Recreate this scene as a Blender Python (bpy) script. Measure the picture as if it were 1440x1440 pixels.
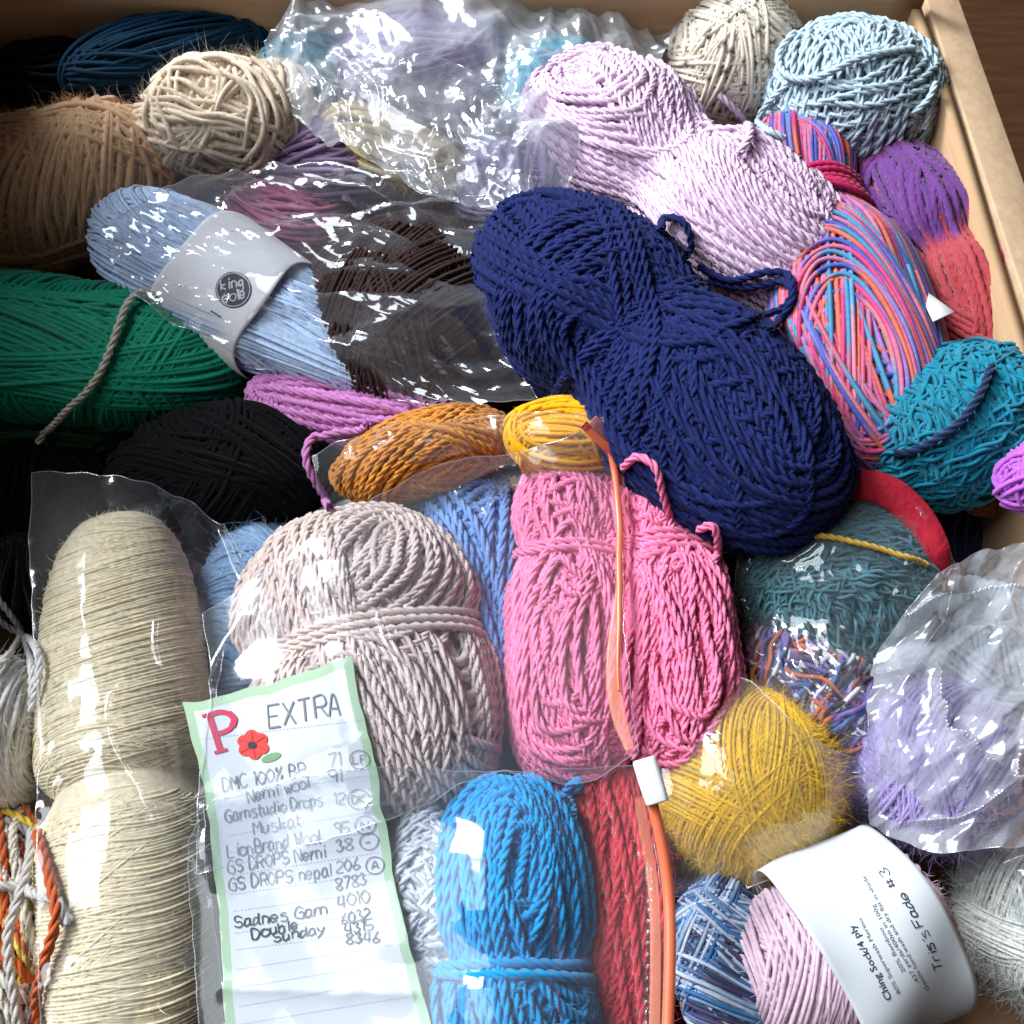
import bpy, math
import numpy as np
from mathutils import Vector
from mathutils.bvhtree import BVHTree

rng = np.random.default_rng(7)
scene = bpy.context.scene
for o in list(bpy.data.objects):
    bpy.data.objects.remove(o)

# ------------------------------------------------------------------ camera
PITCH = math.radians(60.0)
DIST = 0.50
FPX = 1440.0
CAM = np.array([0.0, -DIST * math.cos(PITCH), DIST * math.sin(PITCH)])
FWD = np.array([0.0, math.cos(PITCH), -math.sin(PITCH)])
RIGHT = np.array([1.0, 0.0, 0.0])
UPV = np.cross(RIGHT, FWD)
cd = bpy.data.cameras.new('camera')
cam = bpy.data.objects.new('camera', cd)
scene.collection.objects.link(cam)
cam.location = CAM
cam.rotation_euler = (math.radians(90) - PITCH, 0, 0)
cd.sensor_width = 36
cd.sensor_fit = 'HORIZONTAL'
cd.lens = 36 * FPX / 1440
cd.clip_start = 0.01
cd.clip_end = 50
scene.camera = cam

# ------------------------------------------------------------------ world, light, exposure
world = bpy.data.worlds.new('World')
scene.world = world
world.use_nodes = True
bg = world.node_tree.nodes['Background']
bg.inputs[0].default_value = (0.95, 0.83, 0.74, 1)
bg.inputs[1].default_value = 0.055


def area(name, loc, target, sx, sy, power, color):
    l = bpy.data.lights.new(name, 'AREA')
    l.shape = 'RECTANGLE'
    l.size, l.size_y = sx, sy
    l.energy = power
    l.color = color
    o = bpy.data.objects.new(name, l)
    scene.collection.objects.link(o)
    o.location = loc
    d = Vector(target) - Vector(loc)
    o.rotation_euler = d.to_track_quat('-Z', 'Y').to_euler()
    return o


# the window of the room, beyond the box and to one side
area('window_light', (-1.62, 1.32, 1.66), (0.05, 0.05, 0), 0.85, 0.80, 108, (0.90, 0.95, 1.0))
# added soft fill lamp beside the window, no source of its own
area('fill_light', (-1.75, 0.25, 2.1), (0.1, 0.1, 0), 1.9, 1.9, 82, (0.88, 0.94, 1.0))

scene.view_settings.view_transform = 'Standard'
scene.view_settings.look = 'None'
scene.view_settings.exposure = 0.04
scene.view_settings.gamma = 1
scene.render.engine = 'CYCLES'
cy = scene.cycles
cy.max_bounces = 8
cy.diffuse_bounces = 3
cy.glossy_bounces = 3
cy.transmission_bounces = 4
cy.transparent_max_bounces = 14
cy.use_denoising = True
cy.sample_clamp_indirect = 4
cy.caustics_reflective = False
cy.caustics_refractive = False


# ------------------------------------------------------------------ helpers
def lin(c):
    """sRGB 0-255 triple -> linear"""
    c = np.asarray(c, float) / 255
    return np.where(c <= 0.04045, c / 12.92, ((c + 0.055) / 1.055) ** 2.4)


def ray(px, py):
    d = FWD + RIGHT * ((px - 720) / FPX) - UPV * ((py - 720) / FPX)
    return d / np.linalg.norm(d)


def at(px, py, z=0.0):
    d = ray(px, py)
    return CAM + d * ((z - CAM[2]) / d[2])


def depth(p):
    return float(np.dot(np.asarray(p) - CAM, FWD))


def nrm(v):
    v = np.asarray(v, float)
    return v / np.maximum(np.linalg.norm(v, axis=-1, keepdims=True), 1e-12)


def mesh_obj(name, V, F, mat, C=None, parent=None, smooth=True, mats=None, midx=None):
    """V (n,3); F list of arrays of faces, each (m,k)"""
    me = bpy.data.meshes.new(name)
    V = np.asarray(V, np.float32)
    if not isinstance(F, (list, tuple)):
        F = [F]
    F = [np.asarray(f, np.int32) for f in F if len(f)]
    me.vertices.add(len(V))
    me.vertices.foreach_set('co', V.ravel())
    nl = sum(f.size for f in F)
    npoly = sum(len(f) for f in F)
    me.loops.add(nl)
    me.polygons.add(npoly)
    me.loops.foreach_set('vertex_index', np.concatenate([f.ravel() for f in F]))
    tot = np.concatenate([np.full(len(f), f.shape[1], np.int32) for f in F])
    start = np.concatenate([[0], np.cumsum(tot)[:-1]]).astype(np.int32)
    me.polygons.foreach_set('loop_start', start)
    if smooth:
        me.polygons.foreach_set('use_smooth', np.ones(npoly, bool))
    if midx is not None:
        me.polygons.foreach_set('material_index', np.asarray(midx, np.int32))
    for m in (mats or [mat]):
        me.materials.append(m)
    if C is not None:
        a = me.color_attributes.new('Col', 'FLOAT_COLOR', 'POINT')
        rgba = np.ones((len(V), 4), np.float32)
        rgba[:, :3] = C
        a.data.foreach_set('color', rgba.ravel())
    me.update(calc_edges=True)
    me.validate()
    o = bpy.data.objects.new(name, me)
    scene.collection.objects.link(o)
    if parent is not None:
        o.parent = parent
        o.matrix_parent_inverse = parent.matrix_basis.inverted()
    return o


def recentre(o, c):
    """put the origin of a top-level mesh at c without moving it (before children are added)"""
    me = o.data
    n = len(me.vertices)
    co = np.empty(n * 3, np.float32)
    me.vertices.foreach_get('co', co)
    co = co.reshape(-1, 3) - np.asarray(c, np.float32)
    me.vertices.foreach_set('co', co.ravel())
    me.update()
    o.location = c


def tag(o, label=None, cat=None, group=None, kind=None):
    if label:
        o['label'] = label
    if cat:
        o['category'] = cat
    if group:
        o['group'] = group
    if kind:
        o['kind'] = kind
    return o


class Geo:
    def __init__(self):
        self.V, self.F3, self.F4, self.C, self.n = [], [], [], [], 0

    def add(self, V, F, C):
        V = np.asarray(V, float).reshape(-1, 3)
        F = np.asarray(F, int)
        C = np.broadcast_to(np.asarray(C, float), V.shape)
        self.V.append(V)
        self.C.append(C)
        if len(F):
            (self.F3 if F.shape[1] == 3 else self.F4).append(F + self.n)
        self.n += len(V)

    def build(self, name, mat, parent=None):
        F = []
        if self.F4:
            F.append(np.concatenate(self.F4))
        if self.F3:
            F.append(np.concatenate(self.F3))
        return mesh_obj(name, np.concatenate(self.V), F, mat, np.concatenate(self.C), parent)


def rings(geo, P, T, N, r, C, valid, sides=6, lobe=0.16, psi=None):
    """tubes: P,T,N (S,K,3); psi (S,K) twist; valid (S,K) rings kept; open polylines"""
    S, K, _ = P.shape
    B = np.cross(T, N)
    B = nrm(B)
    N = np.cross(B, T)
    th = np.arange(sides) * 2 * np.pi / sides
    rad = np.where(np.arange(sides) % 2 == 0, 1 + lobe, 1 - lobe) if lobe else np.ones(sides)
    if psi is None:
        psi = np.zeros((S, K))
    a = psi[..., None] + th
    rr = np.asarray(r)
    if rr.ndim < 2:
        rr = np.broadcast_to(rr, (S, K))
    rr = rr[..., None] * rad
    V = P[:, :, None, :] + (np.cos(a) * rr)[..., None] * N[:, :, None, :] + (np.sin(a) * rr)[..., None] * B[:, :, None, :]
    C = np.broadcast_to(C, (S, K, 3))
    idx = -np.ones((S, K), int)
    idx[valid] = np.arange(valid.sum())
    Vv = V[valid].reshape(-1, 3)
    Cv = np.repeat(C[valid], sides, axis=0)
    i0, i1 = idx[:, :-1], idx[:, 1:]
    ok = (i0 >= 0) & (i1 >= 0)
    i0, i1 = i0[ok][:, None], i1[ok][:, None]
    j = np.arange(sides)
    j2 = (j + 1) % sides
    F = np.stack([i0 * sides + j, i0 * sides + j2, i1 * sides + j2, i1 * sides + j], -1).reshape(-1, 4)
    geo.add(Vv, F, Cv)


def catmull(pts, n):
    pts = np.asarray(pts, float)
    p = np.vstack([2 * pts[0] - pts[1], pts, 2 * pts[-1] - pts[-2]])
    t = np.linspace(0, len(pts) - 1 - 1e-9, n)
    i = t.astype(int)
    f = (t - i)[:, None]
    a, b, c, d = p[i], p[i + 1], p[i + 2], p[i + 3]
    return 0.5 * (2 * b + (c - a) * f + (2 * a - 5 * b + 4 * c - d) * f ** 2 + (3 * b - a - 3 * c + d) * f ** 3)


def strand(name, pts, r, col, mat, parent=None, lobe=0.13, sides=6, geo=None, wob=0.0, ply=3):
    """one loose strand through 3-D points, twisted"""
    pts = np.asarray(pts, float)
    L = np.linalg.norm(np.diff(pts, axis=0), axis=1).sum()
    n = max(8, int(L / (r * 0.62)))
    P = catmull(pts, n)
    if wob:
        s = np.linspace(0, L, n)
        for k in range(4):
            P += wob * r * rng.normal(0, .5, 3) * np.sin(s[:, None] / (r * rng.uniform(5, 14)) + rng.uniform(0, 6))
    T = nrm(np.gradient(P, axis=0))
    up = np.tile(np.array([0.1, -0.4, 0.9]), (n, 1))
    N = nrm(up - (up * T).sum(1, keepdims=True) * T)
    s = np.concatenate([[0], np.cumsum(np.linalg.norm(np.diff(P, axis=0), axis=1))])
    psi = s / (r * 7.8) * 2 * np.pi
    g = geo or Geo()
    add_batch(g, dict(P=P[None], T=T[None], n=N[None], rad=r, c=np.broadcast_to(col, (1, n, 3)), valid=np.ones((1, n), bool), psi=psi[None], base=False, lobe=lobe, ply=ply, sides=sides))
    if geo is None:
        return g.build(name, mat, parent)


def perlin(x, y, seed=0):
    r = np.random.default_rng(seed)
    G = r.uniform(0, 2 * np.pi, (64, 64))
    xi, yi = np.floor(x).astype(int), np.floor(y).astype(int)
    xf, yf = x - xi, y - yi
    u, v = xf ** 3 * (xf * (6 * xf - 15) + 10), yf ** 3 * (yf * (6 * yf - 15) + 10)

    def g(i, j):
        a = G[(xi + i) % 64, (yi + j) % 64]
        return np.cos(a) * (xf - i) + np.sin(a) * (yf - j)
    return (g(0, 0) * (1 - u) + g(1, 0) * u) * (1 - v) + (g(0, 1) * (1 - u) + g(1, 1) * u) * v


# ------------------------------------------------------------------ materials
def nodes(name):
    m = bpy.data.materials.new(name)
    m.use_nodes = True
    nt = m.node_tree
    for n in list(nt.nodes):
        nt.nodes.remove(n)
    out = nt.nodes.new('ShaderNodeOutputMaterial')
    return m, nt, out


def N(nt, t, **kw):
    n = nt.nodes.new(t)
    for k, v in kw.items():
        if k.startswith('i_'):
            n.inputs[int(k[2:])].default_value = v
        else:
            setattr(n, k, v)
    return n


def yarn_mat(name, rough=0.85, sheen=0.25, spec=0.25, bump=0.35, scale=2600):
    m, nt, out = nodes(name)
    p = N(nt, 'ShaderNodeBsdfPrincipled')
    at_ = N(nt, 'ShaderNodeVertexColor', layer_name='Col')
    tc = N(nt, 'ShaderNodeTexCoord')
    nz = N(nt, 'ShaderNodeTexNoise')
    nz.inputs['Scale'].default_value = scale
    nz.inputs['Detail'].default_value = 2
    nt.links.new(tc.outputs['Object'], nz.inputs['Vector'])
    nz2 = N(nt, 'ShaderNodeTexNoise')
    nz2.inputs['Scale'].default_value = 420
    nz2.inputs['Detail'].default_value = 3
    nt.links.new(tc.outputs['Object'], nz2.inputs['Vector'])
    mr = N(nt, 'ShaderNodeMapRange')
    mr.inputs[1].default_value, mr.inputs[2].default_value = 0.3, 0.7
    mr.inputs[3].default_value, mr.inputs[4].default_value = 0.84, 1.14
    nt.links.new(nz2.outputs[0], mr.inputs[0])
    mul = N(nt, 'ShaderNodeVectorMath', operation='SCALE')
    nt.links.new(at_.outputs[0], mul.inputs[0])
    nt.links.new(mr.outputs[0], mul.inputs['Scale'])
    nt.links.new(mul.outputs[0], p.inputs['Base Color'])
    b = N(nt, 'ShaderNodeBump')
    b.inputs['Strength'].default_value = bump
    b.inputs['Distance'].default_value = 0.0006
    nt.links.new(nz.outputs[0], b.inputs['Height'])
    nt.links.new(b.outputs[0], p.inputs['Normal'])
    p.inputs['Roughness'].default_value = rough
    p.inputs['Specular IOR Level'].default_value = spec
    p.inputs['Sheen Weight'].default_value = sheen
    p.inputs['Sheen Roughness'].default_value = 0.5
    tl = N(nt, 'ShaderNodeBsdfTranslucent')
    nt.links.new(mul.outputs[0], tl.inputs[0])
    mx = N(nt, 'ShaderNodeMixShader')
    mx.inputs[0].default_value = 0.12
    nt.links.new(p.outputs[0], mx.inputs[1])
    nt.links.new(tl.outputs[0], mx.inputs[2])
    nt.links.new(mx.outputs[0], out.inputs[0])
    return m


def film_mat(name, haze=0.06, rough=0.06, bump=0.25, bscale=90, f0=0.07, tint=(0.97, 0.98, 1), hazecol=(0.8, 0.84, 0.9)):
    m, nt, out = nodes(name)
    tr = N(nt, 'ShaderNodeBsdfTransparent')
    tr.inputs[0].default_value = (*tint, 1)
    df = N(nt, 'ShaderNodeBsdfDiffuse')
    df.inputs[0].default_value = (*hazecol, 1)
    tl = N(nt, 'ShaderNodeBsdfTranslucent')
    tl.inputs[0].default_value = (*hazecol, 1)
    mx0 = N(nt, 'ShaderNodeMixShader')
    mx0.inputs[0].default_value = 0.4
    nt.links.new(df.outputs[0], mx0.inputs[1])
    nt.links.new(tl.outputs[0], mx0.inputs[2])
    tc = N(nt, 'ShaderNodeTexCoord')
    nz = N(nt, 'ShaderNodeTexNoise')
    nz.inputs['Scale'].default_value = bscale
    nz.inputs['Detail'].default_value = 3
    nz.inputs['Distortion'].default_value = 0.8
    nt.links.new(tc.outputs['Object'], nz.inputs['Vector'])
    bp = N(nt, 'ShaderNodeBump')
    bp.inputs['Strength'].default_value = bump
    bp.inputs['Distance'].default_value = 0.004
    nt.links.new(nz.outputs[0], bp.inputs['Height'])
    gl = N(nt, 'ShaderNodeBsdfGlossy')
    gl.inputs['Roughness'].default_value = rough
    gl.inputs[0].default_value = (1, 1, 1, 1)
    nt.links.new(bp.outputs[0], gl.inputs['Normal'])
    lw = N(nt, 'ShaderNodeLayerWeight')
    lw.inputs[0].default_value = 0.5
    nt.links.new(bp.outputs[0], lw.inputs['Normal'])
    pw = N(nt, 'ShaderNodeMath', operation='POWER')
    pw.inputs[1].default_value = 4.0
    nt.links.new(lw.outputs['Facing'], pw.inputs[0])
    ma = N(nt, 'ShaderNodeMath', operation='MULTIPLY_ADD')
    ma.inputs[1].default_value = 0.6
    ma.inputs[2].default_value = f0
    nt.links.new(pw.outputs[0], ma.inputs[0])
    # haze grows where the film is seen at a slant, varies in patches of thickness
    nz2 = N(nt, 'ShaderNodeTexNoise')
    nz2.inputs['Scale'].default_value = 22
    nz2.inputs['Detail'].default_value = 4
    nt.links.new(tc.outputs['Object'], nz2.inputs['Vector'])
    mr = N(nt, 'ShaderNodeMapRange')
    mr.inputs[1].default_value, mr.inputs[2].default_value = 0.3, 0.7
    mr.inputs[3].default_value, mr.inputs[4].default_value = haze * 0.55, haze * 1.45
    nt.links.new(nz2.outputs[0], mr.inputs[0])
    mx1 = N(nt, 'ShaderNodeMixShader')
    nt.links.new(mr.outputs[0], mx1.inputs[0])
    nt.links.new(tr.outputs[0], mx1.inputs[1])
    nt.links.new(mx0.outputs[0], mx1.inputs[2])
    mx2 = N(nt, 'ShaderNodeMixShader')
    nt.links.new(ma.outputs[0], mx2.inputs[0])
    nt.links.new(mx1.outputs[0], mx2.inputs[1])
    nt.links.new(gl.outputs[0], mx2.inputs[2])
    nt.links.new(mx2.outputs[0], out.inputs[0])
    return m


def plain_mat(name, col, rough=0.6, spec=0.4, noise=0.0, nscale=60, bump=0.0, stretch=(1, 1, 1), trans=0.0):
    m, nt, out = nodes(name)
    p = N(nt, 'ShaderNodeBsdfPrincipled')
    p.inputs['Roughness'].default_value = rough
    p.inputs['Specular IOR Level'].default_value = spec
    p.inputs['Base Color'].default_value = (*col, 1)
    if noise or bump:
        tc = N(nt, 'ShaderNodeTexCoord')
        mp = N(nt, 'ShaderNodeMapping')
        mp.inputs['Scale'].default_value = stretch
        nt.links.new(tc.outputs['Object'], mp.inputs[0])
        nz = N(nt, 'ShaderNodeTexNoise')
        nz.inputs['Scale'].default_value = nscale
        nz.inputs['Detail'].default_value = 6
        nt.links.new(mp.outputs[0], nz.inputs['Vector'])
        cr = N(nt, 'ShaderNodeMapRange')
        cr.inputs[1].default_value, cr.inputs[2].default_value = 0.25, 0.75
        cr.inputs[3].default_value, cr.inputs[4].default_value = 1 - noise, 1 + noise
        nt.links.new(nz.outputs[0], cr.inputs[0])
        vm = N(nt, 'ShaderNodeVectorMath', operation='SCALE')
        vm.inputs[0].default_value = col
        nt.links.new(cr.outputs[0], vm.inputs['Scale'])
        nt.links.new(vm.outputs[0], p.inputs['Base Color'])
        if bump:
            b = N(nt, 'ShaderNodeBump')
            b.inputs['Strength'].default_value = bump
            b.inputs['Distance'].default_value = 0.002
            nt.links.new(nz.outputs[0], b.inputs['Height'])
            nt.links.new(b.outputs[0], p.inputs['Normal'])
    if trans:
        t = N(nt, 'ShaderNodeBsdfTransparent')
        t.inputs[0].default_value = (1, 1, 1, 1)
        mx = N(nt, 'ShaderNodeMixShader')
        mx.inputs[0].default_value = trans
        nt.links.new(p.outputs[0], mx.inputs[1])
        nt.links.new(t.outputs[0], mx.inputs[2])
        nt.links.new(mx.outputs[0], out.inputs[0])
    else:
        nt.links.new(p.outputs[0], out.inputs[0])
    return m


M_WOOL = yarn_mat('wool')
M_COTTON = yarn_mat('cotton', rough=0.6, sheen=0.1, spec=0.3, bump=0.2)
M_DARK = yarn_mat('dark_wool', sheen=.04, spec=.12)
M_FUZZ = yarn_mat('mohair', rough=0.95, sheen=0.6, spec=0.1, bump=0.5)
M_CARD = plain_mat('cardboard', lin((182, 148, 114)), 0.85, 0.15, 0.10, 26, 0.15, (1, 1, 9))
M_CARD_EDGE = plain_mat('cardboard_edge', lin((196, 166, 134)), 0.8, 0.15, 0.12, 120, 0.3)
M_FLOOR = plain_mat('dark_wood', lin((72, 44, 26)), 0.5, 0.4, 0.35, 14, 0.1, (1, 9, 1))
M_PAPER = plain_mat('white_paper', (0.58, 0.61, 0.65), 0.7, 0.3, 0.03, 60, 0.05)
M_NOTE = plain_mat('note_paper', (0.60, 0.63, 0.67), 0.75, 0.25, 0.03, 60, 0.05)
M_GREEN = plain_mat('pale_green_print', lin((166, 194, 162)), 0.75, 0.25)
M_INK = plain_mat('pencil', lin((122, 126, 136)), 0.7, 0.2)
M_INKD = plain_mat('black_ink', lin((58, 62, 70)), 0.7, 0.2)
M_INKG = plain_mat('grey_print', lin((84, 88, 98)), 0.7, 0.2)
M_LINE = plain_mat('dotted_line_print', lin((168, 178, 190)), 0.7, 0.2)
M_PRED = plain_mat('red_print', lin((196, 62, 92)), 0.7, 0.2)
M_PETAL = plain_mat('poppy_print', lin((214, 74, 66)), 0.7, 0.2, 0.15, 300)
M_LEAF = plain_mat('leaf_print', lin((120, 158, 120)), 0.7, 0.2)
M_LOGO = plain_mat('logo_print', lin((52, 50, 58)), 0.7, 0.2)
M_LOGOW = plain_mat('logo_lettering', lin((205, 205, 215)), 0.7, 0.2)
M_ZIP = plain_mat('orange_plastic', lin((236, 118, 82)), 0.28, 0.5)
M_ZIPCLEAR = plain_mat('salmon_plastic', lin((244, 160, 132)), 0.25, 0.5, trans=0.62)
M_SLIDER = plain_mat('white_plastic', (0.8, 0.8, 0.8), 0.35, 0.5)
M_REDZIP = plain_mat('red_felt', lin((168, 36, 52)), 0.9, 0.1, 0.2, 300, 0.4)
M_TAG = plain_mat('tag_card', (0.75, 0.75, 0.75), 0.6, 0.3)

# ------------------------------------------------------------------ setting: floor and box
PILE = -0.16


def box_mesh(name, corners, mat, parent=None):
    """corners: 4 top-ring points then 4 bottom-ring points, same order"""
    V = np.asarray(corners, float)
    F = [[0, 1, 2, 3], [7, 6, 5, 4]] + [[i, i + 4, (i + 1) % 4 + 4, (i + 1) % 4] for i in range(4)]
    o = mesh_obj(name, V, np.array(F), mat, None, parent, smooth=False)
    bv = o.modifiers.new('edge', 'BEVEL')
    bv.width = 0.0012
    bv.segments = 2
    return o


fl = mesh_obj('floor', [[-4, -4, PILE - .03], [4, -4, PILE - .03], [4, 4, PILE - .03], [-4, 4, PILE - .03]], np.array([[0, 1, 2, 3]]), M_FLOOR, smooth=False)
tag(fl, 'dark brown wooden floor beyond the cardboard box', 'floor', kind='structure')

RIMR = 0.035
XR0 = at(1262, 5, RIMR)    # far end of the inner rim
XR1 = at(1440, 470, RIMR)
XR = (XR0[0] + XR1[0]) / 2 + .006
YF = XR0[1]
XL = -0.345
YN = -0.235
box = bpy.data.objects.new('cardboard_box', None)
scene.collection.objects.link(box)
box.location = (0, 0.1, PILE)
tag(box, 'open brown cardboard box holding the whole heap of yarn', 'box')
t = 0.006
zb = PILE


def wall(name, x0, y0, x1, y1, ztop, thick, lean=0.0):
    """inner face from (x0,y0) to (x1,y1), thickness grows outward; subdivided with a slight warp"""
    a, b = np.array([x0, y0]), np.array([x1, y1])
    d = (b - a) / np.linalg.norm(b - a)
    n = np.array([d[1], -d[0]])
    nu, nv = 30, 8
    V = []
    for side in (0, 1):
        for i in range(nu + 1):
            for j in range(nv + 1):
                f = i / nu
                z = zb + (ztop - zb) * j / nv + (0.0025 * math.sin(f * 9 + 1) if j == nv else 0)
                off = thick * side + lean * j / nv + 0.003 * math.sin(f * 5 + j * .4)
                p = a + (b - a) * f + n * off
                V.append((p[0], p[1], z))
    F = []
    st = (nu + 1) * (nv + 1)
    for i in range(nu):
        for j in range(nv):
            q = i * (nv + 1) + j
            F.append((q, q + 1, q + nv + 2, q + nv + 1))
            F.append((st + q, st + q + nv + 1, st + q + nv + 2, st + q + 1))
    for i in range(nu):
        q = i * (nv + 1) + nv
        F.append((q, st + q, st + q + nv + 1, q + nv + 1))
    for i in (0, nu):
        for j in range(nv):
            q = i * (nv + 1) + j
            F.append((q, q + 1, st + q + 1, st + q) if i else (q, st + q, st + q + 1, q + 1))
    return mesh_obj(name, V, np.array(F), M_CARD, None, box, smooth=False)


wall('side_wall', XR, YF, XR, YN, RIMR, t)
wall('far_wall', XL, YF, XR - .0, YF, 0.060, t)
wall('side_wall', XL, YN, XL, YF, 0.075, t)
wall('near_wall', XR, YN, XL, YN, -0.03, t)
box_mesh('box_bottom', [(XL, YN, zb), (XR, YN, zb), (XR, YF, zb), (XL, YF, zb), (XL, YN, zb - t), (XR, YN, zb - t), (XR, YF, zb - t), (XL, YF, zb - t)], M_CARD, box)
# flap of the right-hand wall folded outward and down: the broad light rim
fx = XR + t + .0005
box_mesh('outer_flap', [(fx, YN, RIMR), (fx + .024, YN, RIMR - .004), (fx + .024, YF + .05, RIMR - .004), (fx, YF + .05, RIMR),
                        (fx, YN, RIMR - .012), (fx + .040, YN, RIMR - .11), (fx + .040, YF + .05, RIMR - .11), (fx, YF + .05, RIMR - .012)], M_CARD_EDGE, box)
# flap of the opposite wall standing up, unseen, its slope shaped to keep the daylight off that side
box_mesh('upright_flap', [(XL - .02, YN, .12), (XL - .02, YF, .32), (XL - .025, YF, .32), (XL - .025, YN, .12),
                          (XL - .0005 - t, YN, .0755), (XL - .0005 - t, YF, .0755), (XL - .0055 - t, YF, .0755), (XL - .0055 - t, YN, .0755)], M_CARD, box)
# near corner flap pushed down inside
c0, c1 = at(1290, 1430, -.07), at(1480, 1370, -.05)
box_mesh('inner_flap', [(c0[0], YN + .001, -.10), (XR - .004, YN + .001, -.055), (XR - .004, YN + .075, -.075), (c0[0], YN + .075, -.12),
                        (c0[0], YN + .001, -.104), (XR - .004, YN + .001, -.059), (XR - .004, YN + .075, -.079), (c0[0], YN + .075, -.124)], M_CARD, box)

# ------------------------------------------------------------------ yarn
BODIES = {}
GROUP = 'balls and skeins of yarn heaped in the box'


class Body:
    def __init__(s, A, B, w, h, e=2.0, pinch=0.0, pt=0.0, pw=0.22, taper=0.0, flat=0.9, lump=0.03, hB=None, seed=0):
        hB = h if hB is None else hB
        a3, b3 = at(*A, h), at(*B, hB)
        s.c = (a3 + b3) / 2
        ax = b3 - a3
        s.L = np.linalg.norm(ax) / 2
        s.a = nrm(ax)
        s.u = nrm(np.cross(np.array([0, 0, 1.0]), s.a))
        s.v = np.cross(s.a, s.u)
        s.R = w * depth(s.c) / FPX
        s.Rv = s.R * flat
        s.e, s.pinch, s.pt, s.pw, s.taper = e, pinch, pt, pw, taper
        r = np.random.default_rng(seed)
        s.lk = r.normal(0, 1, (5, 3)) * 2.2
        s.lp = r.uniform(0, 6.3, 5)
        s.lump = lump

    def shape(s, q):
        """unit vectors (...,3) in the body frame -> points, normals"""
        ab = np.abs(q)
        rr = np.sqrt(q[..., 1] ** 2 + q[..., 2] ** 2)
        k = 1.0 / (ab[..., 0] ** s.e + rr ** s.e) ** (1 / s.e)
        x = q[..., 0] * k
        g = k * (1 + s.taper * x)
        if s.pinch:
            g = g * (1 - s.pinch * np.exp(-((x - s.pt) / s.pw) ** 2))
        lm = 1 + s.lump * np.sin(q @ s.lk.T + s.lp).sum(-1) / 2
        g = g * lm
        P = (s.c + (s.L * x)[..., None] * s.a + (s.R * g * q[..., 1])[..., None] * s.u + (s.Rv * g * q[..., 2])[..., None] * s.v)
        ex = s.e - 1
        nx = np.sign(q[..., 0]) * (ab[..., 0] * k) ** ex / s.L
        nr = (rr * k) ** ex / np.maximum(rr, 1e-9)
        nn = nx[..., None] * s.a + (nr * q[..., 1] / s.R)[..., None] * s.u + (nr * q[..., 2] / s.Rv)[..., None] * s.v
        return P, nrm(nn)

    def grid(s, nu=40, nv=24, off=0.0):
        th = np.linspace(0, 2 * np.pi, nu, endpoint=False)
        ph = np.linspace(0.02, np.pi - 0.02, nv)
        q = np.stack([np.broadcast_to(np.cos(ph)[:, None], (nv, nu)), np.sin(ph)[:, None] * np.cos(th), np.sin(ph)[:, None] * np.sin(th)], -1)
        P, n = s.shape(q)
        P = P + off * n
        i = np.arange(nv - 1)[:, None] * nu
        j = np.arange(nu)
        F = np.stack([i + j, i + nu + j, i + nu + (j + 1) % nu, i + (j + 1) % nu], -1).reshape(-1, 4)
        V = P.reshape(-1, 3)
        V = np.vstack([V, V[:nu].mean(0), V[-nu:].mean(0)])
        T = [(len(V) - 2, x, (x + 1) % nu) for x in range(nu)] + [(len(V) - 1, (nv - 1) * nu + (x + 1) % nu, (nv - 1) * nu + x) for x in range(nu)]
        return V, F, np.array(T)


def mdir(r, lay, az):
    """winding pole: lay = angle from the long axis (deg), az = azimuth about it"""
    l = math.radians(lay)
    return np.array([math.cos(l), math.sin(l) * math.cos(az), math.sin(l) * math.sin(az)])


STYLES = {
    # (number, lay mean, lay spread, half width, start layer, layer step)
    'skein': [(2, 78, 8, 1.25, 0, .25), (9, 70, 16, .34, 1.1, .16)],
    'long': [(2, 86, 5, 1.3, 0, .3), (8, 80, 9, .32, 1.0, .16)],
    'ball': [(2, 60, 30, 1.25, 0, .3), (12, 55, 35, .36, 1.0, .15)],
    'hoop': [(1, 4, 3, 1.35, 0, .3), (6, 12, 10, .5, .9, .15)],
    'cross': [(2, 40, 6, 1.3, 0, .3), (10, 42, 10, .34, .9, .16)],
}


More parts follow.
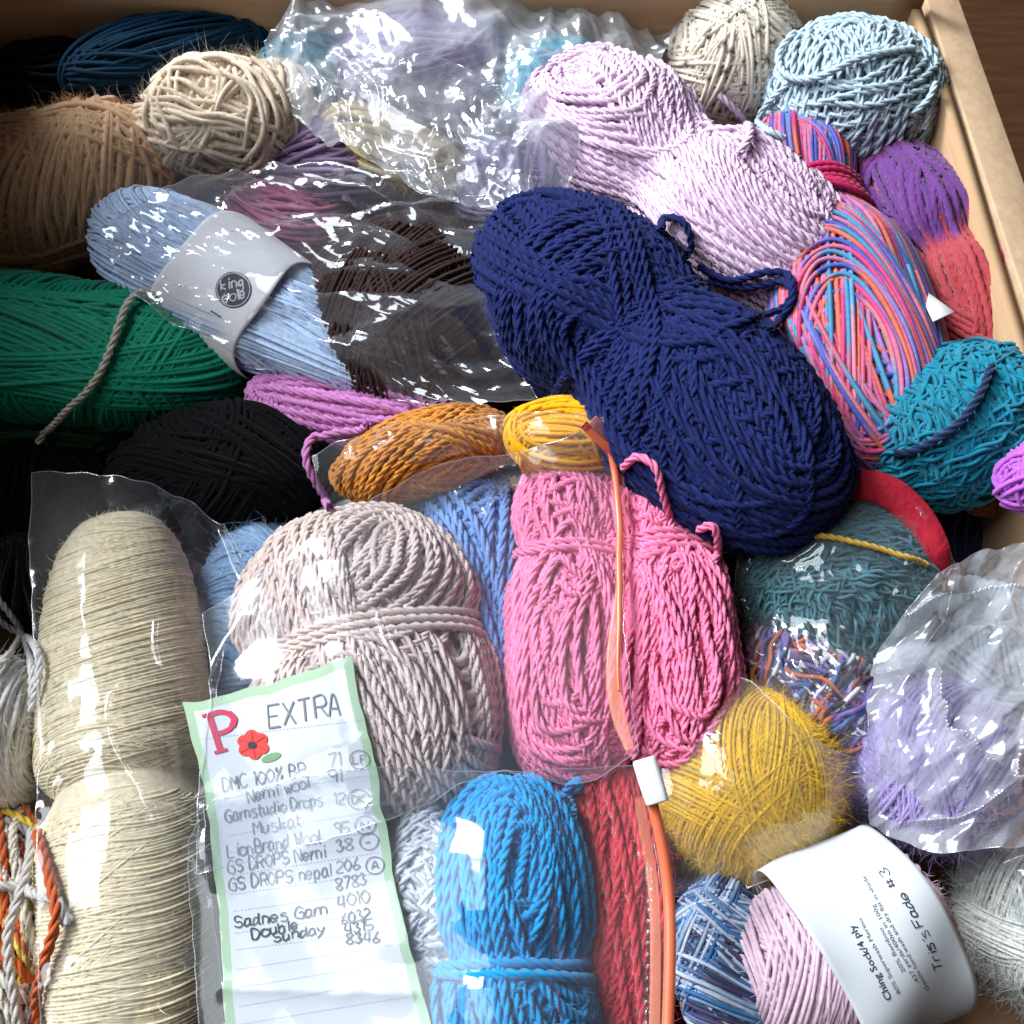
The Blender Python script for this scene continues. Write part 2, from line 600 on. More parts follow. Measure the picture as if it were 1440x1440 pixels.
def wind(b, style, d, col, seed, lobe=0.13, sides=6, wob=0.0, jit=0.06, palette=None, detail=1.0, colfn=None, bundles=None, keep=-0.12, rough=0.1, ply=0, caps=()):
    """the strands of one ball as batches of centre lines"""
    r = np.random.default_rng(seed)
    rad = d / 2
    S = np.array([b.L, b.R, b.Rv])
    todo = []
    for (n, lm, ls, B, l0, ls_) in (bundles or STYLES[style]):
        for k in range(n):
            m = mdir(r, lm + r.normal(0, ls), r.uniform(0, 2 * np.pi))
            hw = B * r.uniform(.75, 1.2) if B < 1 else B
            b0 = 0 if B > 1 else r.uniform(-.55, .55)
            todo.append((m, b0 - hw, b0 + hw, l0 + ls_ * k, B > 1))
    for (m, lo, hi, l0) in caps:
        todo.append((np.array(m, float), lo, hi, l0, False))
    out = []
    for (m, lo, hi, layer, base) in todo:
        m = nrm(m)
        t1 = nrm(np.cross(m, [0.3, 0.5, 0.8]))
        t2 = np.cross(m, t1)
        db = 1.95 * rad / np.linalg.norm(S * m)
        betas = np.arange(lo, hi, db)
        betas = betas[np.abs(betas) < 1.45]
        if not len(betas):
            continue
        ns = len(betas)
        phc = np.linspace(0, 2 * np.pi, 40)
        cb = math.cos((lo + hi) / 2) if abs(lo + hi) > 1.2 else 1
        Pc, _ = b.shape(nrm(cb * (np.cos(phc)[:, None] * t1 + np.sin(phc)[:, None] * t2) + math.sqrt(1 - cb * cb) * m * np.sign(lo + hi)))
        L = np.linalg.norm(np.diff(Pc, axis=0), axis=1).sum()
        pl = 0 if base else ply
        step = d * .4 if pl else (d * (.42 if lobe else 1.1) / detail * (1.5 if base else 1))
        if not pl and not lobe:
            step = max(step, .0036)
        if wob:
            step = min(step, d * .75)
        K = int(np.clip(L / step, 24, 900))
        phi = np.linspace(0, 2 * np.pi, K) + r.uniform(0, 6)
        be = betas[:, None] + np.zeros(K)
        be += db * .6 * np.sin(phi + r.uniform(0, 6)) + db * rough * 2 * np.sin(2 * phi + r.uniform(0, 6, (ns, 1))) + db * rough * 1.5 * np.sin(5 * phi + r.uniform(0, 6, (ns, 1)))
        be += db * .8 * (np.linspace(-1, 1, ns)[:, None] if ns > 1 else 0) * np.sin(2 * phi + r.uniform(0, 6))
        be += r.normal(0, db * .16, (ns, 1))
        be = np.clip(be, -1.5, 1.5)
        q = np.cos(be)[..., None] * (np.cos(phi)[:, None] * t1 + np.sin(phi)[:, None] * t2) + np.sin(be)[..., None] * m
        P, n = b.shape(q)
        lay = layer * rad + rad * r.normal(0, .2, (ns, 1)) + rad * .3 * np.sin(3 * phi + r.uniform(0, 6, (ns, 1))) + rad * .35 * np.sin(2 * phi + r.uniform(0, 6))
        edge = np.abs(np.linspace(-1, 1, ns))[:, None] if not base else 0
        lay = lay - rad * 1.0 * edge ** 3
        P = P + lay[..., None] * n
        T = nrm(np.gradient(P, axis=1))
        if wob:
            Bv = np.cross(T, n)
            s = np.linspace(0, L, K)
            for f in (2.2, 3.7, 6.1):
                P = P + wob * rad * (np.sin(s / (rad * f) + r.uniform(0, 6, (ns, 1)))[..., None] * Bv + np.sin(s / (rad * f * 1.13) + r.uniform(0, 6, (ns, 1)))[..., None] * n) * .8
            T = nrm(np.gradient(P, axis=1))
        view = nrm(CAM - P)
        valid = ((n * view).sum(-1) > keep)
        ssum = np.linspace(0, L, K)
        psi = ssum / (d * (3.9 if pl else 5)) * 2 * np.pi + r.uniform(0, 6, (ns, 1))
        if not pl and not lobe:
            psi = psi * 0
        c = np.broadcast_to(np.asarray(col, float), (ns, K, 3)).copy()
        if palette is not None:
            pal = np.asarray(palette[0])
            seg = palette[1]
            ph = (ssum[None] + (np.arange(ns)[:, None]) * L * .985 + r.uniform(0, 40) * seg) / seg
            i = np.floor(ph).astype(int)
            f = np.clip((ph - i - .75) / .25, 0, 1)[..., None]
            hsh = lambda k: (k * 7 + (k * k) % 5 + (k // 3)) % len(pal)
            c = pal[hsh(i)] * (1 - f) + pal[hsh(i + 1)] * f
        if colfn is not None:
            c = colfn((P - b.c) @ b.a / b.L, c, r)
        c = c * (1 + r.normal(0, jit, (ns, 1, 1)))
        out.append(dict(P=P, T=T, n=n, rad=rad, c=c, valid=valid, psi=psi, base=base, lobe=lobe, ply=pl, sides=(4 if not lobe else 5) if (base or not lobe) else sides))
    return out


def add_batch(geo, t):
    P, T, n, rad, psi = t['P'], t['T'], t['n'], t['rad'], t['psi']
    if not t['valid'].any():
        return
    if t['ply']:
        k = t['ply']
        rc, rp = (rad * .48, rad * .62) if k == 3 else (rad * .45, rad * .64)
        Bv = nrm(np.cross(T, n))
        for i in range(k):
            an = psi + 2 * np.pi * i / k
            Pi = P + rc * (np.cos(an)[..., None] * n + np.sin(an)[..., None] * Bv)
            rings(geo, Pi, nrm(np.gradient(Pi, axis=1)), n, rp, t['c'], t['valid'], 4, 0, an)
    else:
        lb = t['lobe'] * (.8 if t['base'] else 1)
        rings(geo, P, T, n, rad, t['c'], t['valid'], t['sides'], lb, psi)


def fuzz(geo, b, n, ln, col, seed, w=0.00012, off=0.0, curl=.7):
    """loose fibres standing off the surface"""
    r = np.random.default_rng(seed)
    q = nrm(r.normal(0, 1, (n * 2, 3)))
    P, nn = b.shape(q)
    ok = (nn * nrm(CAM - P)).sum(-1) > -.25
    P, nn = P[ok][:n], nn[ok][:n]
    m = len(P)
    P = P + off * nn
    t = nrm(r.normal(0, 1, (m, 3)))
    d = nrm(nn * r.uniform(.0, .75, (m, 1)) ** 2.4 + t * 1.0)
    l = ln * np.minimum(r.lognormal(-.25, .5, (m, 1)), 2.4)
    d2 = nrm(d + curl * nrm(r.normal(0, 1, (m, 3))) - .35 * nn)
    sd = nrm(np.cross(d, CAM - P)) * w
    p1 = P + d * l * .55
    p2 = p1 + d2 * l * .55
    V = np.stack([P - sd, P + sd, p1 + sd * .8, p1 - sd * .8, p2], 1).reshape(-1, 3)
    i = np.arange(m)[:, None] * 5
    geo.add(V, i + np.array([[0, 1, 2, 3]]), np.repeat(np.broadcast_to(col, (m, 3)) * (1 + r.normal(0, .12, (m, 1))), 5, 0))
    geo.F3.append(geo.n - m * 5 + i + np.array([[3, 2, 4]]))


GAIN = 1.1


def capped(c):
    return c * min(1, .92 / max(c.max(), 1e-6))


QUEUE = []


def yarn(key, name, label, cat, A, B, w, h, col, d, style='skein', mat=None, seed=1, lobe=0.13, wob=0.0, fz=(1500, .004), gain=1.25,
         palette=None, colfn=None, bundles=None, detail=1.0, jit=.06, corecol=None, keep=-.32, rough=.1, ply=0, caps=(), fw=.00010, sub=None, **kw):
    """d = strand width in photo pixels"""
    b = Body(A, B, w, h, seed=seed, **kw)
    sc = depth(b.c) / FPX
    dm = d * sc
    # strands lie outside the body: shrink the core so the silhouette keeps its size
    nl = 1.6 * dm / 2
    b.L -= nl
    b.R -= nl
    b.Rv -= nl
    c = capped(lin(col) * gain * GAIN) if col is not None else np.array([.3, .3, .3])
    if d < 10:
        lobe = 0
    pal = None
    if palette is not None:
        pal = (np.clip(np.array([lin(p) for p in palette[0]]) * gain, 0, .85), palette[1] * sc)
    bt = wind(b, style, dm, c, seed, lobe=lobe, wob=wob, palette=pal, colfn=colfn, bundles=bundles, detail=detail, jit=jit, keep=keep, rough=rough, ply=ply, caps=caps)
    fc = c if pal is None else pal[0].mean(0)
    BODIES[key] = dict(body=b, obj=None, d=dm, sc=sc, col=c, mat=mat or M_WOOL, outer=nl, ply=ply, sub=(-.5 if ply else -.22) if sub is None else sub)
    QUEUE.append((key, name, label, cat, bt, c if corecol is None else lin(corecol), fz, fc, seed, fw))


ZRES = 900
VIEWS = [CAM, CAM + np.array([.13, 0, .02]), CAM + np.array([-.13, 0, .02]), CAM + np.array([0, .08, .08])]


def project(P, eye):
    d = P - eye
    z = d @ FWD
    k = FPX / 1440 * ZRES / np.maximum(z, .05)
    return d @ RIGHT * k + ZRES * .65, -(d @ UPV) * k + ZRES * .65, z


def build_all():
    """mesh every ball; strands buried under others from all sides one could look from are left out"""
    n = int(ZRES * 1.3)
    bufs = []
    for eye in VIEWS:
        zb_ = np.full((n, n), 9.0)
        for q in QUEUE:
            b = BODIES[q[0]]['body']
            for t in q[4]:
                P = t['P'][t['valid']]
                x, y, z = project(P, eye)
                kpx = np.median(t['rad'] * ZRES / z) if len(z) else 1
                hw = max(1, int(round(kpx * .8)))
                for dx in range(-hw, hw + 1):
                    for dy in range(-hw, hw + 1):
                        xi, yi = (x + dx).astype(int), (y + dy).astype(int)
                        ok = (xi >= 0) & (yi >= 0) & (xi < n) & (yi < n)
                        np.minimum.at(zb_, (yi[ok], xi[ok]), z[ok])
        bufs.append(zb_)
    for (key, name, label, cat, bt, cc, fz, fc, seed, fw) in QUEUE:
        b, R = BODIES[key]['body'], BODIES[key]
        g = Geo()
        V, F, T = b.grid(44, 26, off=R['sub'] * R['d'])
        g.add(V, F, cc)
        g.F3.append(T)
        for t in bt:
            seen = np.zeros(t['valid'].shape, bool)
            for eye, zb_ in zip(VIEWS, bufs):
                x, y, z = project(t['P'], eye)
                xi, yi = x.astype(int), y.astype(int)
                ok = (xi >= 0) & (yi >= 0) & (xi < n) & (yi < n)
                zz = zb_[np.clip(yi, 0, n - 1), np.clip(xi, 0, n - 1)]
                seen |= ok & (z < zz + max(t['rad'] * 1.15, .0018))
            # keep whole stretches: widen what is seen along the strand
            w = max(1, int(.006 / (np.linalg.norm(t['P'][0, 1] - t['P'][0, 0]) + 1e-9)))
            cs = np.cumsum(np.pad(seen, ((0, 0), (w + 1, w))).astype(int), axis=1)
            seen = (cs[:, 2 * w + 1:] - cs[:, :-2 * w - 1]) > 0
            t['valid'] &= seen
            add_batch(g, t)
        if fz and fz[0]:
            fuzz(g, b, fz[0], fz[1], fc, seed + 50, w=fw, off=R['d'] * .6)
        o = g.build(name, R['mat'])
        recentre(o, b.c - np.array([0, 0, b.Rv]))
        tag(o, label, cat, GROUP)
        R['obj'] = o
    bpy.context.view_layer.update()
    QUEUE.clear()


def tie(key, t, n=4, part='waist_tie', d=None, tilt=0.06, col=None, layer=3.2):
    """strands wound round the waist"""
    R = BODIES[key]
    b, dm = R['body'], d * R['sc'] if d else R['d']
    g = Geo()
    K = 160
    for k in range(n):
        ph = np.linspace(0, 2 * np.pi, K)
        x = t + (k - (n - 1) / 2) * dm / b.L * .95 + tilt * np.sin(ph + k * .3) + .01 * np.sin(3 * ph + k)
        q = np.stack([x, np.sqrt(1 - x ** 2) * np.cos(ph), np.sqrt(1 - x ** 2) * np.sin(ph)], -1)
        P, n_ = b.shape(q)
        P = P + n_ * (layer + .25 * math.sin(k * 2.1)) * dm / 2
        T = nrm(np.gradient(P, axis=0))
        s = np.concatenate([[0], np.cumsum(np.linalg.norm(np.diff(P, axis=0), axis=1))])
        # resample
        m = int(s[-1] / (dm * .3))
        si = np.linspace(0, s[-1], m)
        P = np.stack([np.interp(si, s, P[:, i]) for i in range(3)], -1)
        n_ = nrm(np.stack([np.interp(si, s, n_[:, i]) for i in range(3)], -1))
        T = nrm(np.gradient(P, axis=0))
        v = (n_ * nrm(CAM - P)).sum(-1) > -.3
        cl = np.broadcast_to(R['col'] if col is None else col, (1, m, 3))
        add_batch(g, dict(P=P[None], T=T[None], n=n_[None], rad=dm / 2, c=cl, valid=v[None], psi=(si / (dm * 3.9) * 6.283)[None], base=False, lobe=.13, ply=R['ply'], sides=6))
    return g.build(part, R['mat'], R['obj'])


# --- far left
yarn('dteal', 'yarn_skein', 'dark teal skein in the shade against the far wall of the box', 'yarn', (90, 120), (400, 48), 66, .005, (4, 44, 68), 9, 'long', seed=11, lobe=0, gain=1.0, mat=M_DARK)
yarn('dnavy', 'yarn_skein', 'blackish navy skein below the dark teal skein in the far corner', 'yarn', (-20, 140), (200, 90), 66, -.01, (18, 20, 34), 9, 'long', seed=12, lobe=0, gain=1.0, mat=M_DARK)
yarn('rust', 'yarn_ball', 'brown ball in the dark far corner of the box', 'yarn', (-30, 62), (110, 48), 46, .0, (92, 52, 36), 9, 'ball', seed=13, lobe=0)
yarn('tan', 'yarn_skein', 'tan beige wool skein between the dark skeins and the green skein', 'yarn', (-100, 300), (265, 225), 118, -.02, (196, 160, 124), 11, 'hoop', seed=14, lobe=0, sub=.15, mat=M_FUZZ, fz=(5000, .008), pinch=.08, e=2.4,
     bundles=[(1, 8, 4, 1.35, 0, .3), (4, 22, 10, .5, .9, .15), (5, 80, 10, .4, 1.0, .15)])
yarn('fluff', 'yarn_hank', 'fluffy cream wool hank lying on the end of the tan skein', 'yarn', (196, 200), (438, 136), 78, .0, (226, 208, 184), 9, 'ball', seed=15, lobe=0, sub=.3, mat=M_FUZZ, fz=(16000, .010), wob=.5, lump=.07,
     bundles=[(2, 30, 20, 1.3, 0, .3), (12, 35, 25, .3, .8, .3)])
yarn('dgreen', 'yarn_skein', 'dark bottle green skein mostly hidden below the emerald skein', 'yarn', (-60, 600), (190, 605), 60, -.06, (14, 70, 36), 10, 'long', seed=16, lobe=0)
yarn('green', 'yarn_skein', 'emerald green cotton skein with a cream strand lying across it', 'yarn', (-140, 475), (358, 512), 112, -.02, (0, 132, 104), 9, 'long', seed=17, lobe=.1, mat=M_COTTON, fz=None, pinch=.05, e=2.3,
     bundles=[(1, 6, 3, 1.3, 0, .3), (3, 10, 5, .42, .9, .2), (6, 80, 12, .34, 1.1, .17)])
yarn('black', 'yarn_ball', 'black wool ball above the bag of cream yarn', 'yarn', (150, 690), (480, 640), 104, -.03, (12, 11, 15), 9, 'ball', seed=18, lobe=0, gain=1.0, flat=.8, mat=M_DARK)
yarn('black2', 'yarn_ball', 'black wool ball in the shade below the dark green skein', 'yarn', (-90, 690), (180, 700), 76, -.07, (12, 12, 16), 9, 'ball', seed=19, lobe=0, gain=1.0, mat=M_DARK)
# --- middle, under the crinkled cellophane
yarn('sky', 'yarn_ball', 'pale blue ball with a white paper band and round black emblem', 'yarn', (150, 306), (556, 545), 96, .0, (168, 188, 216), 6, 'long', seed=20, lobe=0, mat=M_COTTON, fz=None, taper=-.28, e=2.2, flat=.85)
yarn('rose', 'yarn_ball', 'dusky rose ball behind the paper banded pale blue ball', 'yarn', (320, 285), (500, 335), 78, -.045, (158, 92, 124), 9, 'hoop', seed=21, lobe=.1, fz=None,
     bundles=[(1, 88, 3, 1.3, 0, .3), (5, 80, 8, .4, .9, .15)])
yarn('mauve', 'yarn_ball', 'greyish mauve ball under crinkled film beside the cream hank', 'yarn', (370, 240), (600, 215), 66, -.02, (142, 118, 150), 9, 'long', seed=22, lobe=.1, fz=None)
yarn('brown', 'yarn_ball', 'fuzzy dark brown ball inside crinkled cellophane', 'yarn', (428, 420), (752, 492), 160, -.012, (62, 46, 44), 7, 'ball', seed=23, lobe=0, mat=M_DARK, fz=(14000, .009), flat=.8, gain=1.0)
yarn('butter', 'yarn_skein', 'small butter yellow skein under crinkled film', 'yarn', (462, 165), (655, 262), 44, .0, (222, 200, 150), 10, 'long', seed=24, lobe=0, mat=M_FUZZ, fz=(2500, .008))
yarn('lilac1', 'yarn_ball', 'greyed lilac ball under the milky film near the far wall', 'yarn', (470, 110), (720, 85), 84, .0, (166, 150, 188), 9, 'ball', seed=25, lobe=0, fz=None)
yarn('lilac2', 'yarn_ball', 'greyed lilac ball in film between the butter skein and pale pink skein', 'yarn', (640, 270), (830, 262), 66, -.01, (160, 146, 180), 9, 'ball', seed=26, lobe=0, fz=None)
yarn('aqua1', 'yarn_ball', 'teal blue ball in film beside the fluffy cream hank', 'yarn', (368, 115), (510, 90), 54, .0, (70, 150, 170), 9, 'ball', seed=27, lobe=0, fz=None)
yarn('aqua2', 'yarn_ball', 'bright turquoise ball in film beside the pale pink skein', 'yarn', (715, 150), (840, 85), 56, .0, (0, 178, 200), 9, 'ball', seed=28, lobe=0, fz=None)
yarn('straw', 'yarn_ball', 'brown ball glimpsed between folds of milky film by the far wall', 'yarn', (660, 62), (880, 30), 44, .0, (170, 120, 60), 9, 'ball', seed=29, lobe=0, fz=None)
# --- top right
yarn('ppink', 'yarn_skein', 'pale pink skein of two lobes beside the navy skein', 'yarn', (766, 128), (1172, 405), 122, .005, (226, 196, 222), 11, 'skein', seed=30, ply=3, pinch=.27, pt=-.02, pw=.2, e=2.6, mat=M_COTTON, fz=(800, .004), gain=1.0, lump=.04,
     caps=[((-.62, -.1, .78), .7, 1.42, 2.0), ((.55, .15, .82), .75, 1.42, 2.0)])
yarn('speck', 'yarn_ball', 'cream ball with dark flecks near the far wall', 'yarn', (948, 62), (1124, 100), 92, .01, (226, 214, 196), 7, 'ball', seed=31, lobe=0, sub=.1, mat=M_FUZZ, fz=(4000, .006),
     colfn=lambda x, c, r: np.where((r.uniform(0, 1, x.shape) < .10)[..., None], np.array([.05, .04, .035]), c))
yarn('pblue', 'yarn_ball', 'pale ice blue ball in the far corner of the box', 'yarn', (1078, 112), (1322, 172), 114, .01, (176, 196, 206), 10, 'ball', seed=32, ply=2, mat=M_COTTON, fz=(600, .004), gain=1.1, wob=.08, rough=.2)
PAL = [(208, 104, 136), (222, 128, 146), (82, 96, 190), (76, 150, 192), (164, 140, 196), (222, 112, 88), (206, 62, 122), (118, 126, 200), (200, 118, 160), (150, 110, 180)]
yarn('multi', 'yarn_skein', 'multicoloured pink, blue and orange skein with a magenta tie', 'yarn', (1108, 172), (1254, 672), 108, .0, None, 8, 'long', seed=33, lobe=0, palette=(PAL, 120), pinch=.42, pt=-.42, pw=.22, e=2.6, taper=.12, mat=M_COTTON, fz=(800, .004), gain=.92,
     bundles=[(2, 84, 5, 1.3, 0, .3), (12, 76, 9, .3, 1.0, .13)],
     caps=[((.6, -.35, .7), .6, 1.2, 2.4)])


def ombre(x, c, r):
    f = np.clip((x - .02 + r.normal(0, .08, (x.shape[0], 1))) / .12, 0, 1)[..., None]
    a, b = lin((104, 54, 128)) * 1.1, lin((176, 64, 72)) * 1.05
    e = np.clip((-x - .7) / .25, 0, 1)[..., None]
    q = a * (1 - f) + b * f
    return q * (1 - e) + lin((176, 60, 90)) * 1.2 * e


yarn('ombre', 'yarn_skein', 'purple skein turning coral red, against the box wall', 'yarn', (1226, 205), (1432, 515), 84, .0, (140, 60, 110), 10, 'cross', seed=34, lobe=.12, colfn=ombre, pinch=.34, pt=.12, pw=.16, fz=(800, .004),
     bundles=[(2, 60, 10, 1.3, 0, .3), (8, 60, 14, .34, .9, .16)])
yarn('teal', 'yarn_ball', 'teal boucle ball with a dark blue strand across it', 'yarn', (1215, 650), (1470, 550), 112, .005, (0, 114, 138), 6, 'ball', seed=35, lobe=0, wob=.9, fz=(1500, .004))
yarn('violet', 'yarn_ball', 'small bright violet ball against the box wall', 'yarn', (1408, 690), (1512, 655), 48, .04, (168, 88, 186), 8, 'ball', seed=36, lobe=.1, fz=None)
yarn('orange', 'yarn_ball', 'small rusty orange ball below the teal boucle ball', 'yarn', (1360, 705), (1440, 690), 26, -.03, (150, 76, 50), 8, 'ball', seed=37, lobe=0, fz=None)
yarn('ink', 'yarn_ball', 'inky navy ball in shade below the teal boucle ball', 'yarn', (1270, 740), (1400, 760), 62, -.065, (22, 26, 62), 9, 'ball', seed=38, lobe=0, fz=None)
# --- centre
yarn('navy', 'yarn_skein', 'large navy blue wool skein on top of the heap', 'yarn', (712, 310), (1152, 744), 148, .03, (28, 39, 92), 13, 'skein', seed=39, ply=3, mat=M_DARK, lump=.05, pinch=.2, pt=-.02, pw=.2, rough=.16, e=2.6, fz=(9000, .0035), fw=.00007, gain=1.0,
     bundles=[(2, 55, 20, 1.3, 0, .3), (5, 35, 12, .36, 1.0, .2), (8, 62, 16, .34, 1.4, .12)],
     caps=[((-.6, .25, .76), .5, .86, 2.2), ((.55, .1, .83), .72, 1.42, 2.2), ((.35, -.5, .8), .75, 1.1, 2.6)])
yarn('mpink', 'yarn_skein', 'mauve pink skein peeping out beside the black ball', 'yarn', (350, 552), (670, 598), 54, -.012, (190, 120, 178), 11, 'long', seed=40, ply=3, fz=None)
yarn('dred', 'yarn_ball', 'dark red ball deep in a gap beside the golden skein', 'yarn', (440, 640), (540, 620), 40, -.06, (96, 24, 28), 9, 'ball', seed=41, lobe=0, fz=None)
yarn('bteal', 'yarn_ball', 'small bright blue ball tucked under the navy skein', 'yarn', (768, 560), (876, 560), 34, .012, (0, 104, 170), 9, 'ball', seed=42, lobe=0, fz=None)
yarn('gold', 'yarn_skein', 'golden brown skein in a small clear bag', 'yarn', (470, 676), (725, 604), 58, .0, (196, 128, 44), 10, 'skein', seed=43, ply=3, fz=(600, .004))
yarn('sun', 'yarn_ball', 'bright orange yellow ball beside the golden brown skein', 'yarn', (712, 610), (894, 616), 58, .016, (255, 186, 0), 8, 'long', seed=44, lobe=.1, fz=(800, .005), gain=1.1)
yarn('sage', 'yarn_ball', 'sage grey ball in clear film behind the beige skein', 'yarn', (410, 765), (620, 715), 46, -.035, (140, 156, 156), 9, 'long', seed=45, lobe=.1, fz=None)
yarn('dusty', 'yarn_skein', 'dusty light blue skein between the cream skein and beige skein', 'yarn', (372, 728), (300, 1060), 76, -.035, (136, 166, 200), 8, 'hoop', seed=46, lobe=0, sub=.2, mat=M_FUZZ, fz=(3500, .007))
yarn('dusty2', 'yarn_skein', 'light blue skein beneath the handwritten note', 'yarn', (300, 1060), (330, 1520), 70, -.045, (120, 170, 210), 8, 'hoop', seed=146, lobe=0, fz=None)
yarn('mblue', 'yarn_skein', 'medium blue skein between the beige skein and pink skein', 'yarn', (655, 655), (690, 1090), 96, -.03, (104, 140, 194), 13, 'skein', seed=47, ply=3, fz=(1200, .005), pinch=.1)
yarn('pink', 'yarn_skein', 'candy pink cotton skein under the clear film beside the orange zip', 'yarn', (806, 632), (808, 1104), 96, -.008, (240, 132, 172), 12, 'skein', seed=48, ply=3, pinch=.2, pt=-.26, pw=.15, e=2.8, taper=.07, mat=M_COTTON, fz=(2500, .003), flat=.85, gain=1.15, lump=.05, wob=.12, rough=.2,
     bundles=[(2, 82, 5, 1.3, 0, .25), (9, 74, 12, .34, 1.0, .14)],
     caps=[((-.6, .1, .8), .8, 1.42, 2.0), ((.35, -.2, .9), .8, 1.42, 2.2), ((.3, .6, .7), .7, 1.2, 2.0)])
yarn('pink2', 'yarn_skein', 'candy pink cotton skein outside the zip bag, touching the navy skein', 'yarn', (915, 628), (966, 1088), 88, .004, (240, 126, 166), 12, 'skein', seed=148, ply=3, pinch=.22, pt=-.28, pw=.15, e=2.8, taper=.1, mat=M_COTTON, fz=(2500, .003), flat=.85, gain=1.15, lump=.05, wob=.15, rough=.22,
     bundles=[(2, 82, 5, 1.3, 0, .25), (9, 72, 14, .34, 1.0, .14)],
     caps=[((-.65, -.2, .75), .8, 1.42, 2.2), ((.3, .1, .9), .72, 1.42, 2.2), ((.5, -.6, .7), .7, 1.2, 2.4)])
yarn('beige', 'yarn_skein', 'pinkish beige wool skein beside the handwritten note', 'yarn', (486, 738), (560, 1165), 172, -.005, (196, 178, 172), 13, 'skein', seed=49, ply=3, pinch=.13, pt=-.1, pw=.14, e=2.8, fz=(6000, .0035), fw=.00008, lump=.05, flat=.66, gain=1.2,
     caps=[((-.55, .1, .83), .7, 1.3, 2.0), ((.5, -.25, .83), .68, 1.4, 2.2)])
yarn('grey', 'yarn_skein', 'light grey skein between the note and bright blue skein', 'yarn', (588, 1120), (612, 1430), 74, .0, (180, 184, 190), 14, 'hoop', seed=50, ply=3, fz=(1200, .005),
     bundles=[(1, 15, 4, 1.3, 0, .3), (6, 25, 10, .45, .9, .15)])
yarn('blue', 'yarn_skein', 'bright cerulean blue skein in the lower zip bag', 'yarn', (718, 1102), (718, 1640), 112, .0, (0, 146, 206), 15, 'long', seed=51, ply=3, lump=.05, pinch=.16, pt=.04, pw=.13, e=2.8, fz=(7000, .004), fw=.00008, gain=1.15,
     bundles=[(2, 84, 5, 1.3, 0, .3), (10, 66, 14, .36, 1.0, .18)],
     caps=[((-.5, .0, .86), .75, 1.3, 2.2)])
yarn('red', 'yarn_skein', 'red wool skein between the bright blue skein and orange zip', 'yarn', (852, 1060), (880, 1520), 78, -.015, (196, 48, 62), 13, 'skein', seed=52, ply=3, fz=(3500, .008), mat=M_FUZZ, wob=.1)
yarn('dred2', 'yarn_ball', 'dark brown ball in shade beyond the orange zip', 'yarn', (905, 1180), (960, 1480), 46, -.06, (70, 40, 30), 10, 'ball', seed=152, lobe=0, fz=None)
yarn('deepblue', 'yarn_ball', 'deep blue ball in shade below the pink skein', 'yarn', (620, 1120), (800, 1080), 60, -.06, (44, 62, 116), 10, 'ball', seed=153, lobe=0, fz=None)
# --- left
yarn('cream', 'yarn_skein', 'long cream wool skein pinched at its middle in a clear bag', 'yarn', (170, 735), (196, 1545), 122, -.005, (255, 240, 204), 5, 'hoop', rough=.03, sub=.3, seed=53, lobe=0, pinch=.27, pt=.09, pw=.07, e=3.4, fz=(3000, .003), gain=1.3, lump=.02, jit=.03,
     bundles=[(1, 3, 2, 1.5, 0, .3), (5, 7, 4, .5, .45, .08)])
yarn('white', 'yarn_ball', 'off white ball with loose strands crossing above it at the box edge', 'yarn', (-90, 1045), (76, 1035), 116, -.005, (238, 236, 236), 8, 'hoop', seed=54, lobe=0, sub=.2, mat=M_FUZZ, fz=(2500, .006))
PAL2 = [(206, 96, 36), (214, 180, 60), (206, 200, 190), (150, 140, 140), (190, 90, 40), (206, 196, 180), (120, 112, 120), (222, 196, 90)]
yarn('harvest', 'yarn_ball', 'orange, yellow and grey variegated ball at the near box corner', 'yarn', (-10, 1140), (42, 1500), 88, -.01, None, 14, 'long', seed=55, ply=3, palette=(PAL2, 500), fz=(800, .004), e=2.4)
# --- right
yarn('tweed', 'yarn_ball', 'dark sea green boucle ball in a clear bag', 'yarn', (1046, 838), (1325, 806), 126, -.005, (60, 110, 118), 5, 'ball', seed=56, lobe=0, wob=1.1, fz=(5000, .003), gain=1.15, jit=.25)
PAL3 = [(110, 84, 150), (70, 52, 60), (190, 100, 70), (64, 90, 140), (40, 34, 44), (120, 100, 170), (220, 215, 215), (60, 48, 60)]
yarn('tangle', 'yarn_ball', 'dark purple, blue and rust tangled ball in a clear bag', 'yarn', (1040, 905), (1245, 1062), 84, -.01, None, 7, 'ball', seed=57, lobe=0, wob=.8, palette=(PAL3, 130), fz=(1500, .008))
yarn('mustard', 'yarn_ball', 'mustard yellow mohair ball in a misty clear bag', 'yarn', (918, 1070), (1178, 1130), 132, -.01, (255, 204, 30), 6, 'ball', seed=58, sub=.3, lobe=0, mat=M_FUZZ, fz=(34000, .006), fw=.00006, gain=1.35, jit=.1)
yarn('slate', 'yarn_ball', 'slate blue ball in film between the mustard ball and lilac ball', 'yarn', (1110, 1140), (1240, 1090), 60, -.05, (110, 116, 160), 8, 'ball', seed=158, lobe=0, fz=None)
yarn('ash', 'yarn_ball', 'pale ash grey ball in crumpled film above the lilac ball', 'yarn', (1235, 900), (1500, 950), 112, -.03, (176, 186, 194), 9, 'ball', seed=59, lobe=0, fz=None)
yarn('lilac', 'yarn_ball', 'lilac wool ball in a crumpled clear bag', 'yarn', (1206, 1070), (1440, 1085), 118, .0, (150, 134, 186), 7, 'ball', seed=60, lobe=0, sub=.2, mat=M_FUZZ, fz=(6000, .008))
yarn('plum', 'yarn_ball', 'greyish plum ball in clear film at the near box wall', 'yarn', (1340, 1185), (1500, 1175), 72, -.03, (104, 92, 120), 8, 'ball', seed=61, lobe=0, fz=None)
